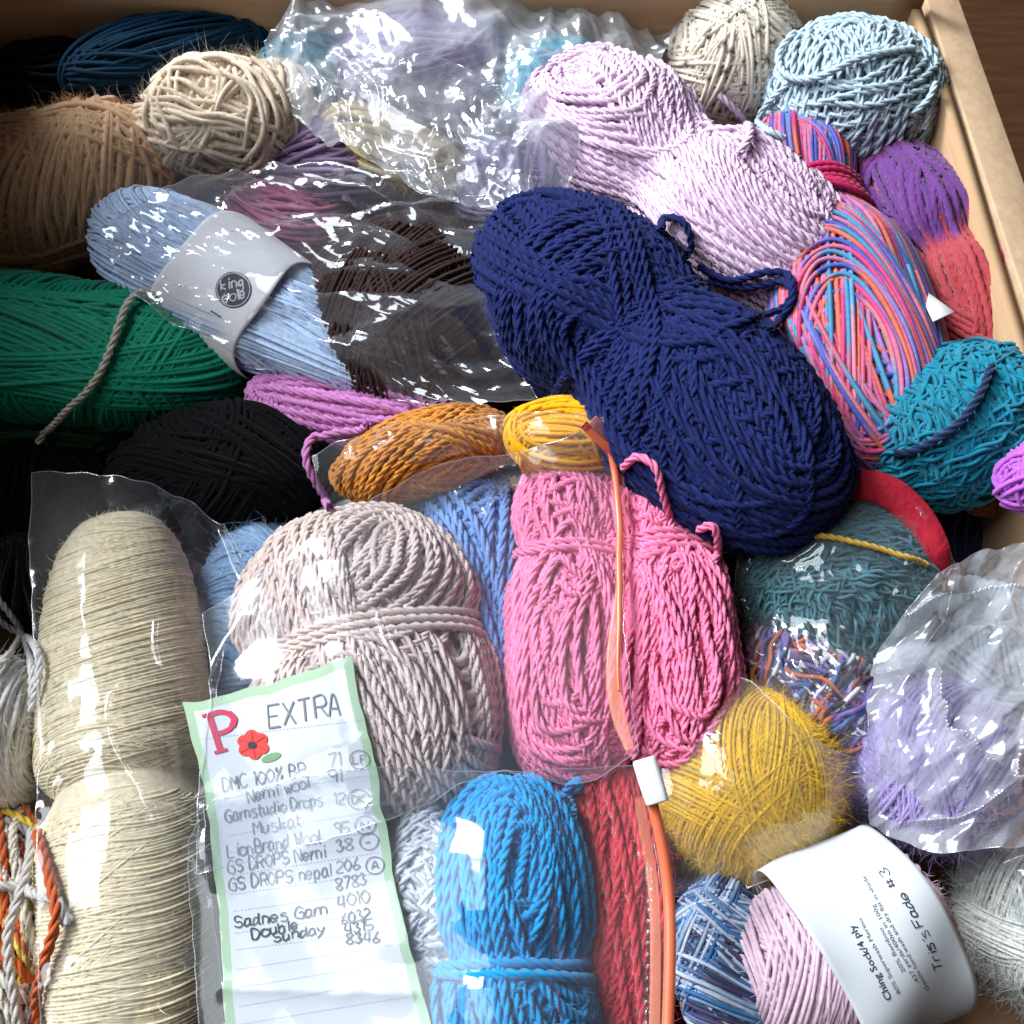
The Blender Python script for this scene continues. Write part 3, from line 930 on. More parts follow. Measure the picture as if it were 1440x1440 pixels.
yarn('silver', 'yarn_ball', 'silvery white ball in clear film beside the paper banded ball', 'yarn', (1360, 1300), (1520, 1280), 112, -.025, (196, 198, 192), 6, 'ball', seed=62, lobe=0, sub=.2, mat=M_FUZZ, fz=(5000, .008))
yarn('blush', 'yarn_ball', 'blush pink ball in a broad white printed paper band', 'yarn', (1044, 1410), (1312, 1268), 114, .005, (202, 174, 190), 8, 'hoop', seed=63, lobe=.1, e=3.2, fz=(1200, .004), flat=.95, gain=1.05,
     bundles=[(1, 16, 4, 1.35, 0, .3), (8, 24, 9, .4, .9, .15)])
PAL4 = [(150, 164, 190), (110, 146, 186), (48, 104, 156), (170, 182, 204), (72, 58, 96), (36, 54, 88), (84, 116, 156), (186, 196, 212)]
yarn('denim', 'yarn_ball', 'blue, white and plum variegated cotton ball at the near edge', 'yarn', (1000, 1232), (1050, 1490), 82, .0, None, 7, 'hoop', seed=64, gain=.95, lobe=.12, palette=(PAL4, 420), mat=M_COTTON, fz=None,
     bundles=[(1, 30, 4, 1.35, 0, .3), (8, 34, 14, .4, .9, .15)])

# fillers low in the box, glimpsed through gaps
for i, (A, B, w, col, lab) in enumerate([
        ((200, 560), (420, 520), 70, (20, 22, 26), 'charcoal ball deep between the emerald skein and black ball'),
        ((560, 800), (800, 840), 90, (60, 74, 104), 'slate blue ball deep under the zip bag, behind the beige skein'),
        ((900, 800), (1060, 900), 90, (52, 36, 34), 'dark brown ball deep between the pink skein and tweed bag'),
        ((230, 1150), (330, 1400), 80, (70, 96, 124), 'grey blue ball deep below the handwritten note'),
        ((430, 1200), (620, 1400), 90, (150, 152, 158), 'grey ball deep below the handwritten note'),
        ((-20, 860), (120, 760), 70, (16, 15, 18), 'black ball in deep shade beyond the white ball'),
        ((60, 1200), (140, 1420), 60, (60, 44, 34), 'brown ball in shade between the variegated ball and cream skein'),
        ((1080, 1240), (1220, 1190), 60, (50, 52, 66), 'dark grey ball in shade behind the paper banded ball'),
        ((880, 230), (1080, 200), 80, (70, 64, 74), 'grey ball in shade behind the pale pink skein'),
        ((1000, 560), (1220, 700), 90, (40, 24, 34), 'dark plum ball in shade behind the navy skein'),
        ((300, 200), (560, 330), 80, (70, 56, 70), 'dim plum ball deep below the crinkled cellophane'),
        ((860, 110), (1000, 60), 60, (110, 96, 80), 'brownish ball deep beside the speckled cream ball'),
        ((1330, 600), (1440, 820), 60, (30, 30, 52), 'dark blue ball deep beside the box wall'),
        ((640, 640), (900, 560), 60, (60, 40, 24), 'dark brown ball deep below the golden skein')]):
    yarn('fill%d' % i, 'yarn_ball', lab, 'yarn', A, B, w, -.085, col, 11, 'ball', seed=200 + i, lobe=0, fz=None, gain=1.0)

build_all()

# ties round waists, loose strands
tie('navy', -.08, 3, layer=2.3)
tie('pink', -.26, 2, layer=2.6)
tie('pink2', -.28, 3, layer=2.8)
tie('beige', -.1, 3, layer=3.0)
tie('blue', .05, 2, layer=3.2)
tie('multi', -.42, 6, d=9, col=lin((206, 40, 100)), layer=4.2, tilt=.04)
tie('cream', .09, 4, layer=3, tilt=.02)


def lone(name, label, pts, d, col, mat=None, lobe=.16):
    P = np.array([at(*p) for p in pts])
    o = strand(name, P, d / 2 * depth(P.mean(0)) / FPX, np.asarray(col), mat or M_WOOL, None, lobe)
    recentre(o, P[0])
    tag(o, label, 'strand', 'loose lengths of yarn')
    return o


def drape_px(pts, bvh, lift):
    out = []
    P = catmull(np.array([(p[0], p[1], 0.) for p in pts]), 6 * len(pts))
    for p in P:
        d = ray(p[0], p[1])
        h = bvh.ray_cast(Vector(CAM), Vector(d))
        if h[0] is not None:
            q = np.array(h[0]) + np.array(h[1]) * lift * (1 if h[1].dot(Vector(d)) < 0 else -1)
            out.append(q)
    out = np.array(out)
    # a taut strand does not follow every dip
    for _ in range(3):
        out[1:-1] = (out[:-2] + 2 * out[1:-1] + out[2:]) / 4
    return out


def bvh_of(items):
    V, F, n = [], [], 0
    for (v, f) in items:
        V.append(v)
        F += [tuple(int(i) + n for i in r) for r in f]
        n += len(v)
    return BVHTree.FromPolygons([tuple(x) for x in np.concatenate(V)], F)


def obstacles(exclude=(), extra=(), only=None):
    it = []
    for k, R in BODIES.items():
        if k in exclude or (only and k not in only):
            continue
        V, F, T = R['body'].grid(40, 24, off=R['outer'] + R['d'] * .75)
        it.append((V, F))
        it.append((V, T))
    return bvh_of(it + list(extra))


def lone_drape(name, label, pts, d, col, keys, lobe=.13, lift=None):
    bv = obstacles(only=keys)
    m = np.mean([depth(BODIES[k]['body'].c) for k in keys]) / FPX * d / 2
    P = drape_px(pts, bv, m * 1.2 if lift is None else lift)
    o = strand(name, P, m, np.asarray(col), M_WOOL, None, lobe)
    recentre(o, P[0])
    tag(o, label, 'strand', 'loose lengths of yarn')


ALL = {}


def tail(key, pts, d=None, part='loose_strand', col=None, lobe=.16):
    """loose strand of a ball: pts = (px, py, z)"""
    R = BODIES[key]
    dm = d * R['sc'] if d else R['d']
    bv = ALL.setdefault('b', obstacles())
    P = drape_px(pts, bv, dm * .55)
    P = P + nrm(CAM - P) * dm * (np.sin(np.linspace(0, np.pi, len(P))) * .9 - .35)[:, None]
    return strand(part, P, dm / 2, R['col'] if col is None else col, R['mat'], R['obj'], lobe=lobe)


tail('navy', [(925, 330, .085), (938, 306, .095), (965, 312, .1), (975, 345, .09), (960, 362, .085)], d=12)
tail('navy', [(985, 372, .08), (1030, 392, .095), (1080, 380, .1), (1115, 392, .1), (1112, 430, .09), (1060, 452, .085), (1010, 470, .09)], d=12)
tail('navy', [(1000, 392, .085), (1050, 402, .095), (1095, 394, .1), (1118, 410, .097), (1110, 440, .09), (1080, 470, .085)], d=12)
tail('ppink', [(1012, 130, .06), (1045, 165, .065), (1054, 195, .06), (1038, 222, .05)], d=11)
tail('pblue', [(1296, 180, .03), (1312, 118, .04), (1302, 140, .05), (1280, 160, .05)], d=9)
tail('pblue', [(1120, 50, .06), (1098, 80, .06), (1110, 108, .06), (1150, 112, .065), (1210, 84, .068), (1280, 72, .06)], d=10)
tail('pblue', [(1112, 118, .04), (1080, 150, .03), (1070, 180, .02), (1100, 200, .02)], d=9)
tail('pink2', [(985, 740, .045), (1005, 735, .05), (1012, 765, .05), (998, 800, .05)], d=12)
tail('pink2', [(990, 790, .05), (1006, 806, .05), (1016, 826, .045), (1022, 842, .04)], d=11)
tail('pink2', [(880, 655, .05), (900, 640, .06), (925, 655, .06), (935, 690, .055), (945, 720, .05)], d=12)
tail('blue', [(790, 1130, .03), (800, 1100, .035), (815, 1095, .04), (806, 1118, .04), (800, 1150, .03)], d=14)
tail('mpink', [(520, 604, .0), (470, 606, .01), (436, 620, .02), (428, 650, .02), (448, 690, .02), (465, 720, .01)], d=12)
tail('sun', [(730, 640, .02), (735, 650, .02), (740, 660, .01)], d=8)
tail('white', [(-20, 850, .06), (15, 880, .07), (35, 890, .075), (50, 930, .06), (52, 980, .05)], d=11)
tail('white', [(-20, 905, .06), (10, 905, .07), (40, 890, .08), (62, 930, .05), (50, 1000, .04)], d=11)
tail('white', [(-20, 960, .06), (8, 930, .07), (30, 900, .08), (28, 880, .08), (0, 840, .06), (-30, 800, .05)], d=11)
W = lin((206, 200, 194))
tail('harvest', [(-20, 1245, .06), (30, 1250, .065), (60, 1258, .065), (88, 1268, .055), (100, 1300, .03)], d=14, col=W)
tail('harvest', [(42, 1172, .05), (40, 1210, .06), (25, 1270, .065), (12, 1320, .065), (20, 1400, .06), (30, 1460, .05)], d=14, col=W)
tail('harvest', [(60, 1170, .05), (76, 1230, .055), (86, 1290, .055), (70, 1350, .06), (50, 1440, .06)], d=15, col=lin((204, 92, 40)))


lone_drape('loose_yarn', 'cream strand lying across the emerald green skein', [(222, 418), (200, 415), (180, 432), (168, 462), (150, 510), (128, 545), (100, 570), (72, 598), (56, 622)], 10, lin((206, 200, 186)), ['green', 'dgreen', 'sky', 'black2'])
lone_drape('loose_yarn', 'dark blue strand lying across the teal boucle ball', [(1392, 520), (1375, 560), (1345, 598), (1310, 622), (1280, 634), (1262, 636)], 12, lin((8, 40, 84)), ['teal'], lift=.003)


# ------------------------------------------------------------------ sheets: film and paper
def poly_resample(px, n, z):
    P = np.array([(p[0], p[1], 0.0) for p in px], float)
    P = catmull(P, 12 * len(P))
    w = np.sin(np.linspace(0, np.pi, len(P))) ** .5
    P[:, 0] += 5 * w * perlin(P[:, 0] / 31 + 40, P[:, 1] / 31 + 40, 3)
    P[:, 1] += 7 * w * perlin(P[:, 0] / 37 + 20, P[:, 1] / 37 + 60, 4)
    s = np.concatenate([[0], np.cumsum(np.linalg.norm(np.diff(P, axis=0), axis=1))])
    si = np.linspace(0, s[-1], n)
    return np.stack([np.interp(si, s, P[:, i]) for i in range(3)], -1)


def coons(top, right, bottom, left, n, m, z):
    """top, bottom run left to right; left, right run top to bottom. n across, m down"""
    T, B = poly_resample(top, n, z), poly_resample(bottom, n, z)
    Lf, R = poly_resample(left, m, z), poly_resample(right, m, z)
    u = np.linspace(0, 1, n)[None, :, None]
    v = np.linspace(0, 1, m)[:, None, None]
    G = (1 - v) * T[None] + v * B[None] + (1 - u) * Lf[:, None] + u * R[:, None]
    G -= (1 - u) * (1 - v) * T[0] + u * (1 - v) * T[-1] + (1 - u) * v * B[0] + u * v * B[-1]
    return G


def at_grid(G, z):
    """photo pixels (m,n,2+) and heights (m,n) -> points in the box"""
    d = FWD + RIGHT * ((G[..., 0:1] - 720) / FPX) - UPV * ((G[..., 1:2] - 720) / FPX)
    return CAM + d * ((z - CAM[2]) / d[..., 2])[..., None]


def cast_down(G, bvh, floor):
    m, n, _ = G.shape
    H = np.full((m, n), floor)
    dn = Vector((0, 0, -1))
    for i in range(m):
        for j in range(n):
            h = bvh.ray_cast(Vector((G[i, j, 0], G[i, j, 1], .5)), dn)
            if h[0] is not None:
                H[i, j] = max(floor, h[0].z)
    return H


def resize(a, m, n):
    y = np.linspace(0, a.shape[0] - 1, m)
    x = np.linspace(0, a.shape[1] - 1, n)
    y0 = np.minimum(y.astype(int), a.shape[0] - 2)
    x0 = np.minimum(x.astype(int), a.shape[1] - 2)
    fy, fx = (y - y0)[:, None], (x - x0)[None]
    return (a[y0][:, x0] * (1 - fy) * (1 - fx) + a[y0 + 1][:, x0] * fy * (1 - fx) + a[y0][:, x0 + 1] * (1 - fy) * fx + a[y0 + 1][:, x0 + 1] * fy * fx)


def relax(H, sag, iters=160, stiff=0):
    """a membrane lying on the obstacle H"""
    m, n = H.shape
    z = None
    for s in (12, 24, 48, 96, max(m, n)):
        mm, nn = (m, n) if s == max(m, n) else (max(8, m * s // max(m, n)), max(8, n * s // max(m, n)))
        h = H if (mm, nn) == (m, n) else resize(H, mm, nn)
        z = h.copy() if z is None else np.maximum(resize(z, mm, nn), h)
        g = sag / (max(mm, nn) ** 2)
        for _ in range(iters):
            p = np.pad(z, 1, mode='edge')
            z = np.maximum((p[:-2, 1:-1] + p[2:, 1:-1] + p[1:-1, :-2] + p[1:-1, 2:]) / 4 - g, h)
    for _ in range(stiff):
        p = np.pad(z, 1, mode='edge')
        z = (p[:-2, 1:-1] + p[2:, 1:-1] + p[1:-1, :-2] + p[1:-1, 2:]) / 4
    return z


def creases(X, Y, freq, amp, seed, ang=0.0, stretch=1.0, octaves=3, warp=.5, mask=0.0):
    c, s = math.cos(ang), math.sin(ang)
    x, y = (X * c + Y * s) * freq + 40, (-X * s + Y * c) * freq / stretch + 40
    wx, wy = perlin(x * .6, y * .6, seed + 90), perlin(x * .6 + 9, y * .6 + 5, seed + 91)
    x, y = x + warp * wx, y + warp * wy
    z, a = 0, 1.0
    for k in range(octaves):
        z = z + a * (0.5 - 1.3 * np.abs(perlin(x, y, seed + k)))
        x, y, a = x * 1.93 + 3, y * 1.93 + 7, a * .5
    if mask:
        z = z * np.clip(.5 + mask * perlin(X * freq * .28 + 31, Y * freq * .28 + 17, seed + 55) * 2, 0.06, 1.3)
    return z * amp


def facets(X, Y, freq, slope, seed, ang=0.0, stretch=1.6, mask=1.0, warp=.35):
    """folded film: flat facets meeting in sharp creases"""
    r = np.random.default_rng(seed)
    c, s = math.cos(ang), math.sin(ang)
    x, y = (X * c + Y * s) * freq + 30, (-X * s + Y * c) * freq / stretch + 30
    z = 0
    for k in range(5):
        t = r.uniform(0, np.pi)
        f = r.uniform(.55, 1.5)
        u = (x * math.cos(t) + y * math.sin(t)) * f + warp * 3 * perlin(x * .5 + k * 5, y * .5 + k * 3, seed + k) + r.uniform()
        z = z + np.abs(u - np.floor(u) - .5) / f * r.uniform(.6, 1.3)
    z = (z - z.mean()) / freq * slope
    if mask:
        z = z * np.clip(.45 + mask * 2 * perlin(X * freq * .16 + 21, Y * freq * .16 + 13, seed + 77), 0.05, 1.2)
    return z


def sheet_faces(m, n):
    i = np.arange(m - 1)[:, None] * n
    j = np.arange(n - 1)
    return np.stack([i + j, i + n + j, i + n + j + 1, i + j + 1], -1).reshape(-1, 4)


SHEETS = {}


def film(key, name, label, mat, top, right, bottom, left, n=150, m=150, z=.02, sag=.05, floor=-.06, exclude=(), extra=(), eps=.0015, wr=(), rid=(), fac=(), edge=True, cat='plastic bag', fade=None):
    n, m = int(n * .87), int(m * .87)
    G = coons(top, right, bottom, left, n, m, z)
    PX, bv = G, obstacles(exclude, [SHEETS[k] for k in extra])
    zz = np.full(PX.shape[:2], z)
    for it in range(3):
        G = at_grid(PX, zz)
        zz = relax(cast_down(G, bv, floor) + eps, sag)
    G = at_grid(PX, zz)
    X, Y = G[..., 0], G[..., 1]
    for w in wr:
        zz = zz + np.maximum(creases(X, Y, **w), -.0015 - w['amp'] * .5)
    for w in fac:
        zz = zz + facets(X, Y, **w)
    for (line, wid, hgt) in rid:
        L = catmull(np.array([(p[0], p[1], 0.) for p in line]), 10 * len(line))[:, :2]
        L = L + 3 * np.stack([perlin(L[:, 0] / 23 + 40, L[:, 1] / 23 + 40, 5), perlin(L[:, 0] / 23 + 9, L[:, 1] / 23 + 9, 6)], -1)
        dd = np.full(zz.shape, 1e9)
        for q in L:
            dd = np.minimum(dd, (PX[..., 0] - q[0]) ** 2 + (PX[..., 1] - q[1]) ** 2)
        zz = zz + hgt * np.exp(-np.sqrt(dd) / wid)
    G[..., 2] = zz
    V = G.reshape(-1, 3)
    F = sheet_faces(m, n)
    # faces look up
    p = V[F[0]]
    if np.cross(p[1] - p[0], p[2] - p[1])[2] < 0:
        F = F[:, ::-1]
    SHEETS[key] = (V.copy(), F)
    o = mesh_obj(name, V, F, mat)
    c = V.mean(0)
    recentre(o, c)
    tag(o, label, cat, 'clear plastic bags among the yarn')
    bpy.context.view_layer.update()
    if edge:
        g = Geo()
        for E in (G[0], G[-1], G[:, 0], G[:, -1]):
            T = nrm(np.gradient(E, axis=0))
            up = np.tile([0., 0, 1.], (len(E), 1))
            Nn = nrm(up - (up * T).sum(1, keepdims=True) * T + 1e-6)
            rings(g, E[None], T[None], Nn[None], .00024, np.ones((1, 1, 3)), np.ones((1, len(E)), bool), 5, 0)
        g.build('edge_seam', M_SEAM, o)
    return o, G


M_SEAM = film_mat('bag_seam', haze=.25, rough=.15, f0=.2, bump=0)
M_CLEAR = film_mat('clear_film', haze=.07, rough=.09, bump=.06, bscale=26, f0=.035)
M_CLEAR2 = film_mat('clear_bag_film', haze=.06, rough=.10, bump=.14, bscale=34, f0=.065)
M_CELLO = film_mat('cellophane', haze=.11, rough=.08, bump=.2, bscale=50, f0=.12, hazecol=(.78, .8, .9))
M_MILKY = film_mat('milky_film', haze=.44, rough=.13, bump=.2, bscale=40, f0=.12, hazecol=(.86, .89, .95))
M_MISTY = film_mat('misty_film', haze=.08, rough=.12, bump=.25, bscale=70, f0=.08, hazecol=(.7, .76, .86))

# --- the handwritten note (paper), draped first: the zip bag lies over it
nm, nn = 120, 60
G = coons([(257, 988), (300, 983), (380, 962), (440, 940), (495, 922)], [(495, 922), (508, 1000), (527, 1070), (541, 1160), (566, 1290), (618, 1480)],
          [(320, 1492), (470, 1488), (618, 1480)], [(257, 988), (276, 1060), (291, 1130), (301, 1220), (312, 1340), (320, 1492)], nn, nm, .048)
PX, bv = G, obstacles()
zs = np.full((nm, nn), .048)
for it in range(4):
    G = at_grid(PX, zs)
    z = relax(cast_down(G, bv, -.05) + .002, .02, 200)
    # paper bends but does not dimple: keep the smooth part
    zs = z.copy()
    for _ in range(60):
        for _ in range(6):
            p = np.pad(zs, 1, mode='edge')
            zs = (p[:-2, 1:-1] + p[2:, 1:-1] + p[1:-1, :-2] + p[1:-1, 2:]) / 4
        zs = np.maximum(zs, z - .0004)
G = at_grid(PX, zs)
zs += .0012 * np.sin(np.linspace(0, 9, nm))[:, None] * np.linspace(1, .2, nn)[None] + creases(G[..., 0], G[..., 1], 16, .0016, 5, octaves=1) + .0016 * np.exp(-np.abs(np.linspace(0, 1, nm)[:, None] - .80 - .05 * np.linspace(0, 1, nn)[None]) / .02)
G[..., 2] = zs
V = G.reshape(-1, 3)
F = sheet_faces(nm, nn)
if np.cross(V[F[0][1]] - V[F[0][0]], V[F[0][2]] - V[F[0][1]])[2] < 0:
    F = F[:, ::-1]
ci = np.arange((nm - 1) * (nn - 1))
r_, c_ = ci // (nn - 1), ci % (nn - 1)
border = (c_ < 3) | (c_ >= nn - 4) | (r_ < 3)
note = mesh_obj('paper_note', V, F, None, mats=[M_NOTE, M_GREEN], midx=border.astype(int))
SHEETS['note'] = (V.copy(), F)
recentre(note, V.mean(0))
tag(note, 'white handwritten paper note with pale green border and red poppy, under the zip bag', 'note')
bpy.context.view_layer.update()
NOTE_BVH = bvh_of([SHEETS['note']])


def on(bvh, px, py, off):
    d = ray(px, py)
    h = bvh.ray_cast(Vector(CAM), Vector(d))
    if h[0] is None:
        return None
    n = np.array(h[1])
    if np.dot(n, d) > 0:
        n = -n
    return np.array(h[0]) + n * off, n


def ribbon(geo, pts, w, bvh, off=.0003, smooth=True, seg=None):
    """flat printed or inked line: pts in photo pixels, w its width in pixels"""
    P = np.array([(p[0], p[1], 0) for p in pts], float)
    if smooth and len(P) > 2:
        P = catmull(P, max(6, (len(P) - 1) * 5))
    else:
        s = np.concatenate([[0], np.cumsum(np.linalg.norm(np.diff(P, axis=0), axis=1))])
        k = max(2, int(s[-1] / 4) + 1)
        si = np.linspace(0, s[-1], k)
        P = np.stack([np.interp(si, s, P[:, i]) for i in range(3)], -1)
    T = nrm(np.gradient(P[:, :2], axis=0))
    D = np.stack([-T[:, 1], T[:, 0]], -1) * w / 2
    row = []
    for p, d in zip(P, D):
        a, b = on(bvh, p[0] + d[0], p[1] + d[1], off), on(bvh, p[0] - d[0], p[1] - d[1], off)
        if a is None or b is None:
            continue
        row.append((a[0], b[0]))
    if len(row) < 2:
        return
    V = np.array(row).reshape(-1, 3)
    i = np.arange(len(row) - 1)[:, None] * 2
    geo.add(V, i + np.array([[0, 2, 3, 1]]), (1, 1, 1))


def fan(geo, c, pts, bvh, off, rings_=3):
    rows = []
    for k in range(rings_ + 1):
        f = k / rings_
        rows.append([on(bvh, c[0] + (p[0] - c[0]) * max(f, .01), c[1] + (p[1] - c[1]) * max(f, .01), off) for p in pts])
    if any(q is None for r in rows for q in r):
        return
    V = np.array([[q[0] for q in r] for r in rows]).reshape(-1, 3)
    n = len(pts)
    F = [(k * n + j, k * n + (j + 1) % n, (k + 1) * n + (j + 1) % n, (k + 1) * n + j) for k in range(rings_) for j in range(n)]
    geo.add(V, np.array(F), (1, 1, 1))


GL = {
    'A': '02 28 42|14 34', 'B': '02 08 28 37 35 05|05 25 44 43 32 02', 'C': '47 38 18 06 04 12 32 43', 'D': '02 08 28 46 44 22 02', 'E': '48 08|08 02|02 42|05 35',
    'F': '48 08|08 02|05 35', 'G': '47 28 06 03 22 42 45 25', 'K': '08 02|48 05 42', 'L': '08 02|02 42', 'M': '02 08 25 48 42', 'N': '02 08 42 48',
    'O': '28 06 04 22 44 46 28', 'P': '02 08|08 38 46 35 05', 'R': '02 08|08 38 46 35 05|25 42', 'S': '47 28 07 15 35 43 22 03', 'T': '08 48|28 22',
    'W': '08 12 26 32 48', 'X': '08 42|48 02', 'a': '36 16 04 03 12 33|36 33 42', 'b': '08 02|05 26 35 33 22 02', 'c': '35 26 05 03 22 33', 'd': '35 16 04 02 23 34|38 33 42',
    'e': '04 34 26 05 03 12 33', 'g': '36 16 04 13 34|36 31 10 01', 'i': '16 12|17 18', 'k': '08 02|35 04 32', 'l': '18 12', 'm': '06 02|05 16 25 22|25 36 45 42', 'n': '06 02|05 16 35 32',
    'o': '26 05 03 22 43 45 26', 'p': '06 00|05 26 35 33 22 03', 'r': '06 02|04 16 36', 's': '36 16 05 34 32 12 02', 't': '18 13 22 32|06 36', 'u': '06 03 12 33|36 32', 'w': '06 12 25 32 46',
    'y': '06 14 33|46 22 00', '0': '28 06 04 22 44 46 28', '1': '07 18 12', '2': '07 28 46 03 02|02 42', '3': '07 28 37 25 44 22 03', '4': '18 04 44|38 32', '5': '48 08|08 05 35 43 22 02',
    '6': '38 15 03 22 43 34 04', '7': '08 48|48 12', '8': '25 07 28 47 25 03 22 43 25', '9': '45 25 07 28 47 42', '%': '48 02|07 18 16 07|44 33 32 44', '#': '13 17|33 37|04 44|06 46', "'": '17 28', '-': '04 34'}
NARROW = {'i': 2.4, 'l': 2.2, "'": 2.2, '1': 2.6, 't': 3.4, 'r': 3.6, ' ': 3.0}


def hand(geo, text, p0, p1, h, w, bvh, off=.0004, seed=0, slant=.1):
    """handwriting from p0 to p1 (baseline, photo pixels), cap height h"""
    r = np.random.default_rng(seed)
    p0, p1 = np.array(p0, float), np.array(p1, float)
    adv = [NARROW.get(c, 5.2 if not c.islower() else 4.6) for c in text]
    tot = sum(adv) - 1
    ex = (p1 - p0) / tot
    d = nrm(p1 - p0)
    ey = np.array([d[1], -d[0]]) * h / 6
    x = 0
    for ch, a in zip(text, adv):
        if ch in GL:
            j = r.normal(0, .14, 2)
            for st in GL[ch].split('|'):
                pts = []
                for q in st.split():
                    gx, gy = int(q[0]) + j[0] + r.normal(0, .12), int(q[1]) - 2 + j[1] + r.normal(0, .12)
                    pts.append(p0 + ex * (x + gx + slant * gy) + ey * gy)
                ribbon(geo, pts, w * r.uniform(.7, 1.25), bvh, off)
        x += a


def print_part(name, geo, mat, parent, label=None):
    o = geo.build(name, mat, parent)
    if label:
        o['label'] = label
    return o


Q = lambda x, y: (240 + x / 2.768, 920 + y / 2.768)
NB = NOTE_BVH
g = Geo()
rows = [('EXTRA', (385, 287), (668, 236), 31, 2.4), ('DMC 100% BP', (205, 535), (527, 468), 18, 1.5), ('71', (620, 440), (668, 430), 19, 1.5), ('Nerni wool', (300, 577), (540, 520), 17, 1.5), ('91', (615, 502), (668, 494), 18, 1.5),
        ('Garnstudio Drops', (215, 652), (592, 588), 17, 1.5), ('12', (638, 588), (682, 580), 16, 1.5), ('Muskat', (325, 702), (505, 666), 17, 1.6), ('LionBrand Wool', (225, 792), (582, 734), 19, 1.6),
        ('95', (640, 702), (696, 692), 16, 1.5), ('GS DROPS Nerni', (225, 852), (605, 788), 18, 1.6), ('38', (645, 772), (712, 758), 17, 1.6), ('GS DROPS nepal', (230, 922), (626, 862), 18, 1.6), ('206', (645, 850), (738, 834), 17, 1.6),
        ('8783', (645, 920), (764, 896), 17, 1.6), ('4010', (655, 990), (778, 962), 18, 1.6)]
for i, (tx, a, b, h, w) in enumerate(rows):
    hand(g, tx, Q(*a), Q(*b), h, w, NB, seed=i)
for i, (tx, c, r) in enumerate([('LF', (735, 410), 14), ('DK', (732, 565), 15), ('N', (757, 665), 14), ('-', (772, 728), 13), ('A', (795, 822), 13)]):
    cx, cyy = Q(*c)
    ribbon(g, [(cx + r * math.cos(a) * (1 + .04 * math.sin(a * 2 + i)), cyy + r * .92 * math.sin(a)) for a in np.linspace(.2, 6.6, 18)], 1.4, NB, .0004)
    k = 9 if len(tx) > 1 else 5
    hand(g, tx, (cx - k, cyy + 6), (cx + k, cyy + 4), 11, 1.4, NB, seed=40 + i)
print_part('handwriting', g, M_INK, note)
g = Geo()
for i, (tx, a, b, h, w) in enumerate([('Sadnes Garn', (250, 1066), (612, 1012), 16, 1.9), ('6032', (668, 1052), (778, 1032), 16, 1.7), ('Double', (320, 1110), (497, 1068), 15, 1.9), ('4315', (680, 1092), (792, 1070), 15, 1.7),
                                      ('Sunday', (402, 1122), (597, 1086), 14, 1.9), ('8346', (685, 1128), (814, 1120), 15, 1.9)]):
    hand(g, tx, Q(*a), Q(*b), h, w, NB, seed=60 + i)
print_part('handwriting', g, M_INKD, note, 'darker handwritten lines lower on the note')
g = Geo()
for (x0, y0, x1, y1) in [(205, 560, 770, 470), (215, 640, 780, 545), (225, 705, 790, 610), (232, 770, 800, 690), (240, 860, 815, 770), (235, 935, 820, 850), (245, 1000, 830, 920), (250, 1085, 840, 1000), (255, 1150, 850, 1075),
                         (258, 1226, 868, 1130), (260, 1300, 888, 1195), (265, 1370, 905, 1262), (268, 1440, 930, 1330), (120, 330, 800, 250)]:
    a, b = np.array(Q(x0, y0)), np.array(Q(x1, y1))
    L = np.linalg.norm(b - a)
    for k in range(int(L / 5)):
        p = a + (b - a) * k * 5 / L
        ribbon(g, [p, p + (b - a) / L * 2.6], .9, NB, .00025)
tag(print_part('dotted_lines', g, M_LINE, note), kind='stuff')
# the red initial: stem, serifs and bowl
g = Geo()
e1, e2 = np.array([.965, -.26]), np.array([.30, .954])
o0 = np.array([283., 1006.])
M2 = lambda x, y: o0 + e1 * x + e2 * y
ribbon(g, [M2(11, 1), M2(11, 57)], 9, NB, .0004, False)
ribbon(g, [M2(1, 2), M2(22, 2)], 4.5, NB, .00045, False)
ribbon(g, [M2(2, 56), M2(21, 56)], 4.5, NB, .00045, False)
ribbon(g, [M2(11, 3), M2(26, 2.5), M2(38, 8), M2(42, 17), M2(36, 27), M2(25, 31), M2(12, 31)], 6.5, NB, .0005)
ribbon(g, [M2(38, 7), M2(43, 17), M2(37, 27)], 9, NB, .00055)
print_part('initial_letter', g, M_PRED, note)
g = Geo()
fc = np.array(Q(322, 352))
pts = []
for k in range(48):
    a = k / 48 * 2 * np.pi
    pts.append(fc + (19 + 4.5 * abs(math.sin(3 * a + .4))) * np.array([math.cos(a), math.sin(a) * .9]))
fan(g, fc, pts, NB, .0004)
print_part('poppy', g, M_PETAL, note)
g = Geo()
for k in range(6):
    a = k * 1.05 + .4
    ribbon(g, [fc + 6 * np.array([math.cos(a), math.sin(a)]), fc + 21 * np.array([math.cos(a), .9 * math.sin(a)])], 1.1, NB, .0006, False)
print_part('petal_line', g, M_PRED, note)
g = Geo()
fan(g, fc + (-1, 1), [fc + (-1, 1) + 6.5 * np.array([math.cos(a), .8 * math.sin(a)]) for a in np.linspace(0, 6.283, 16, endpoint=False)], NB, .0006, 1)
print_part('poppy_centre', g, M_INKD, note)
g = Geo()
lc = np.array(Q(392, 402))
fan(g, lc, [lc + np.array([14 * math.cos(a), 6 * math.sin(a) - 4 * math.cos(a)]) for a in np.linspace(0, 6.283, 16, endpoint=False)], NB, .0003, 1)
print_part('leaf', g, M_LEAF, note)


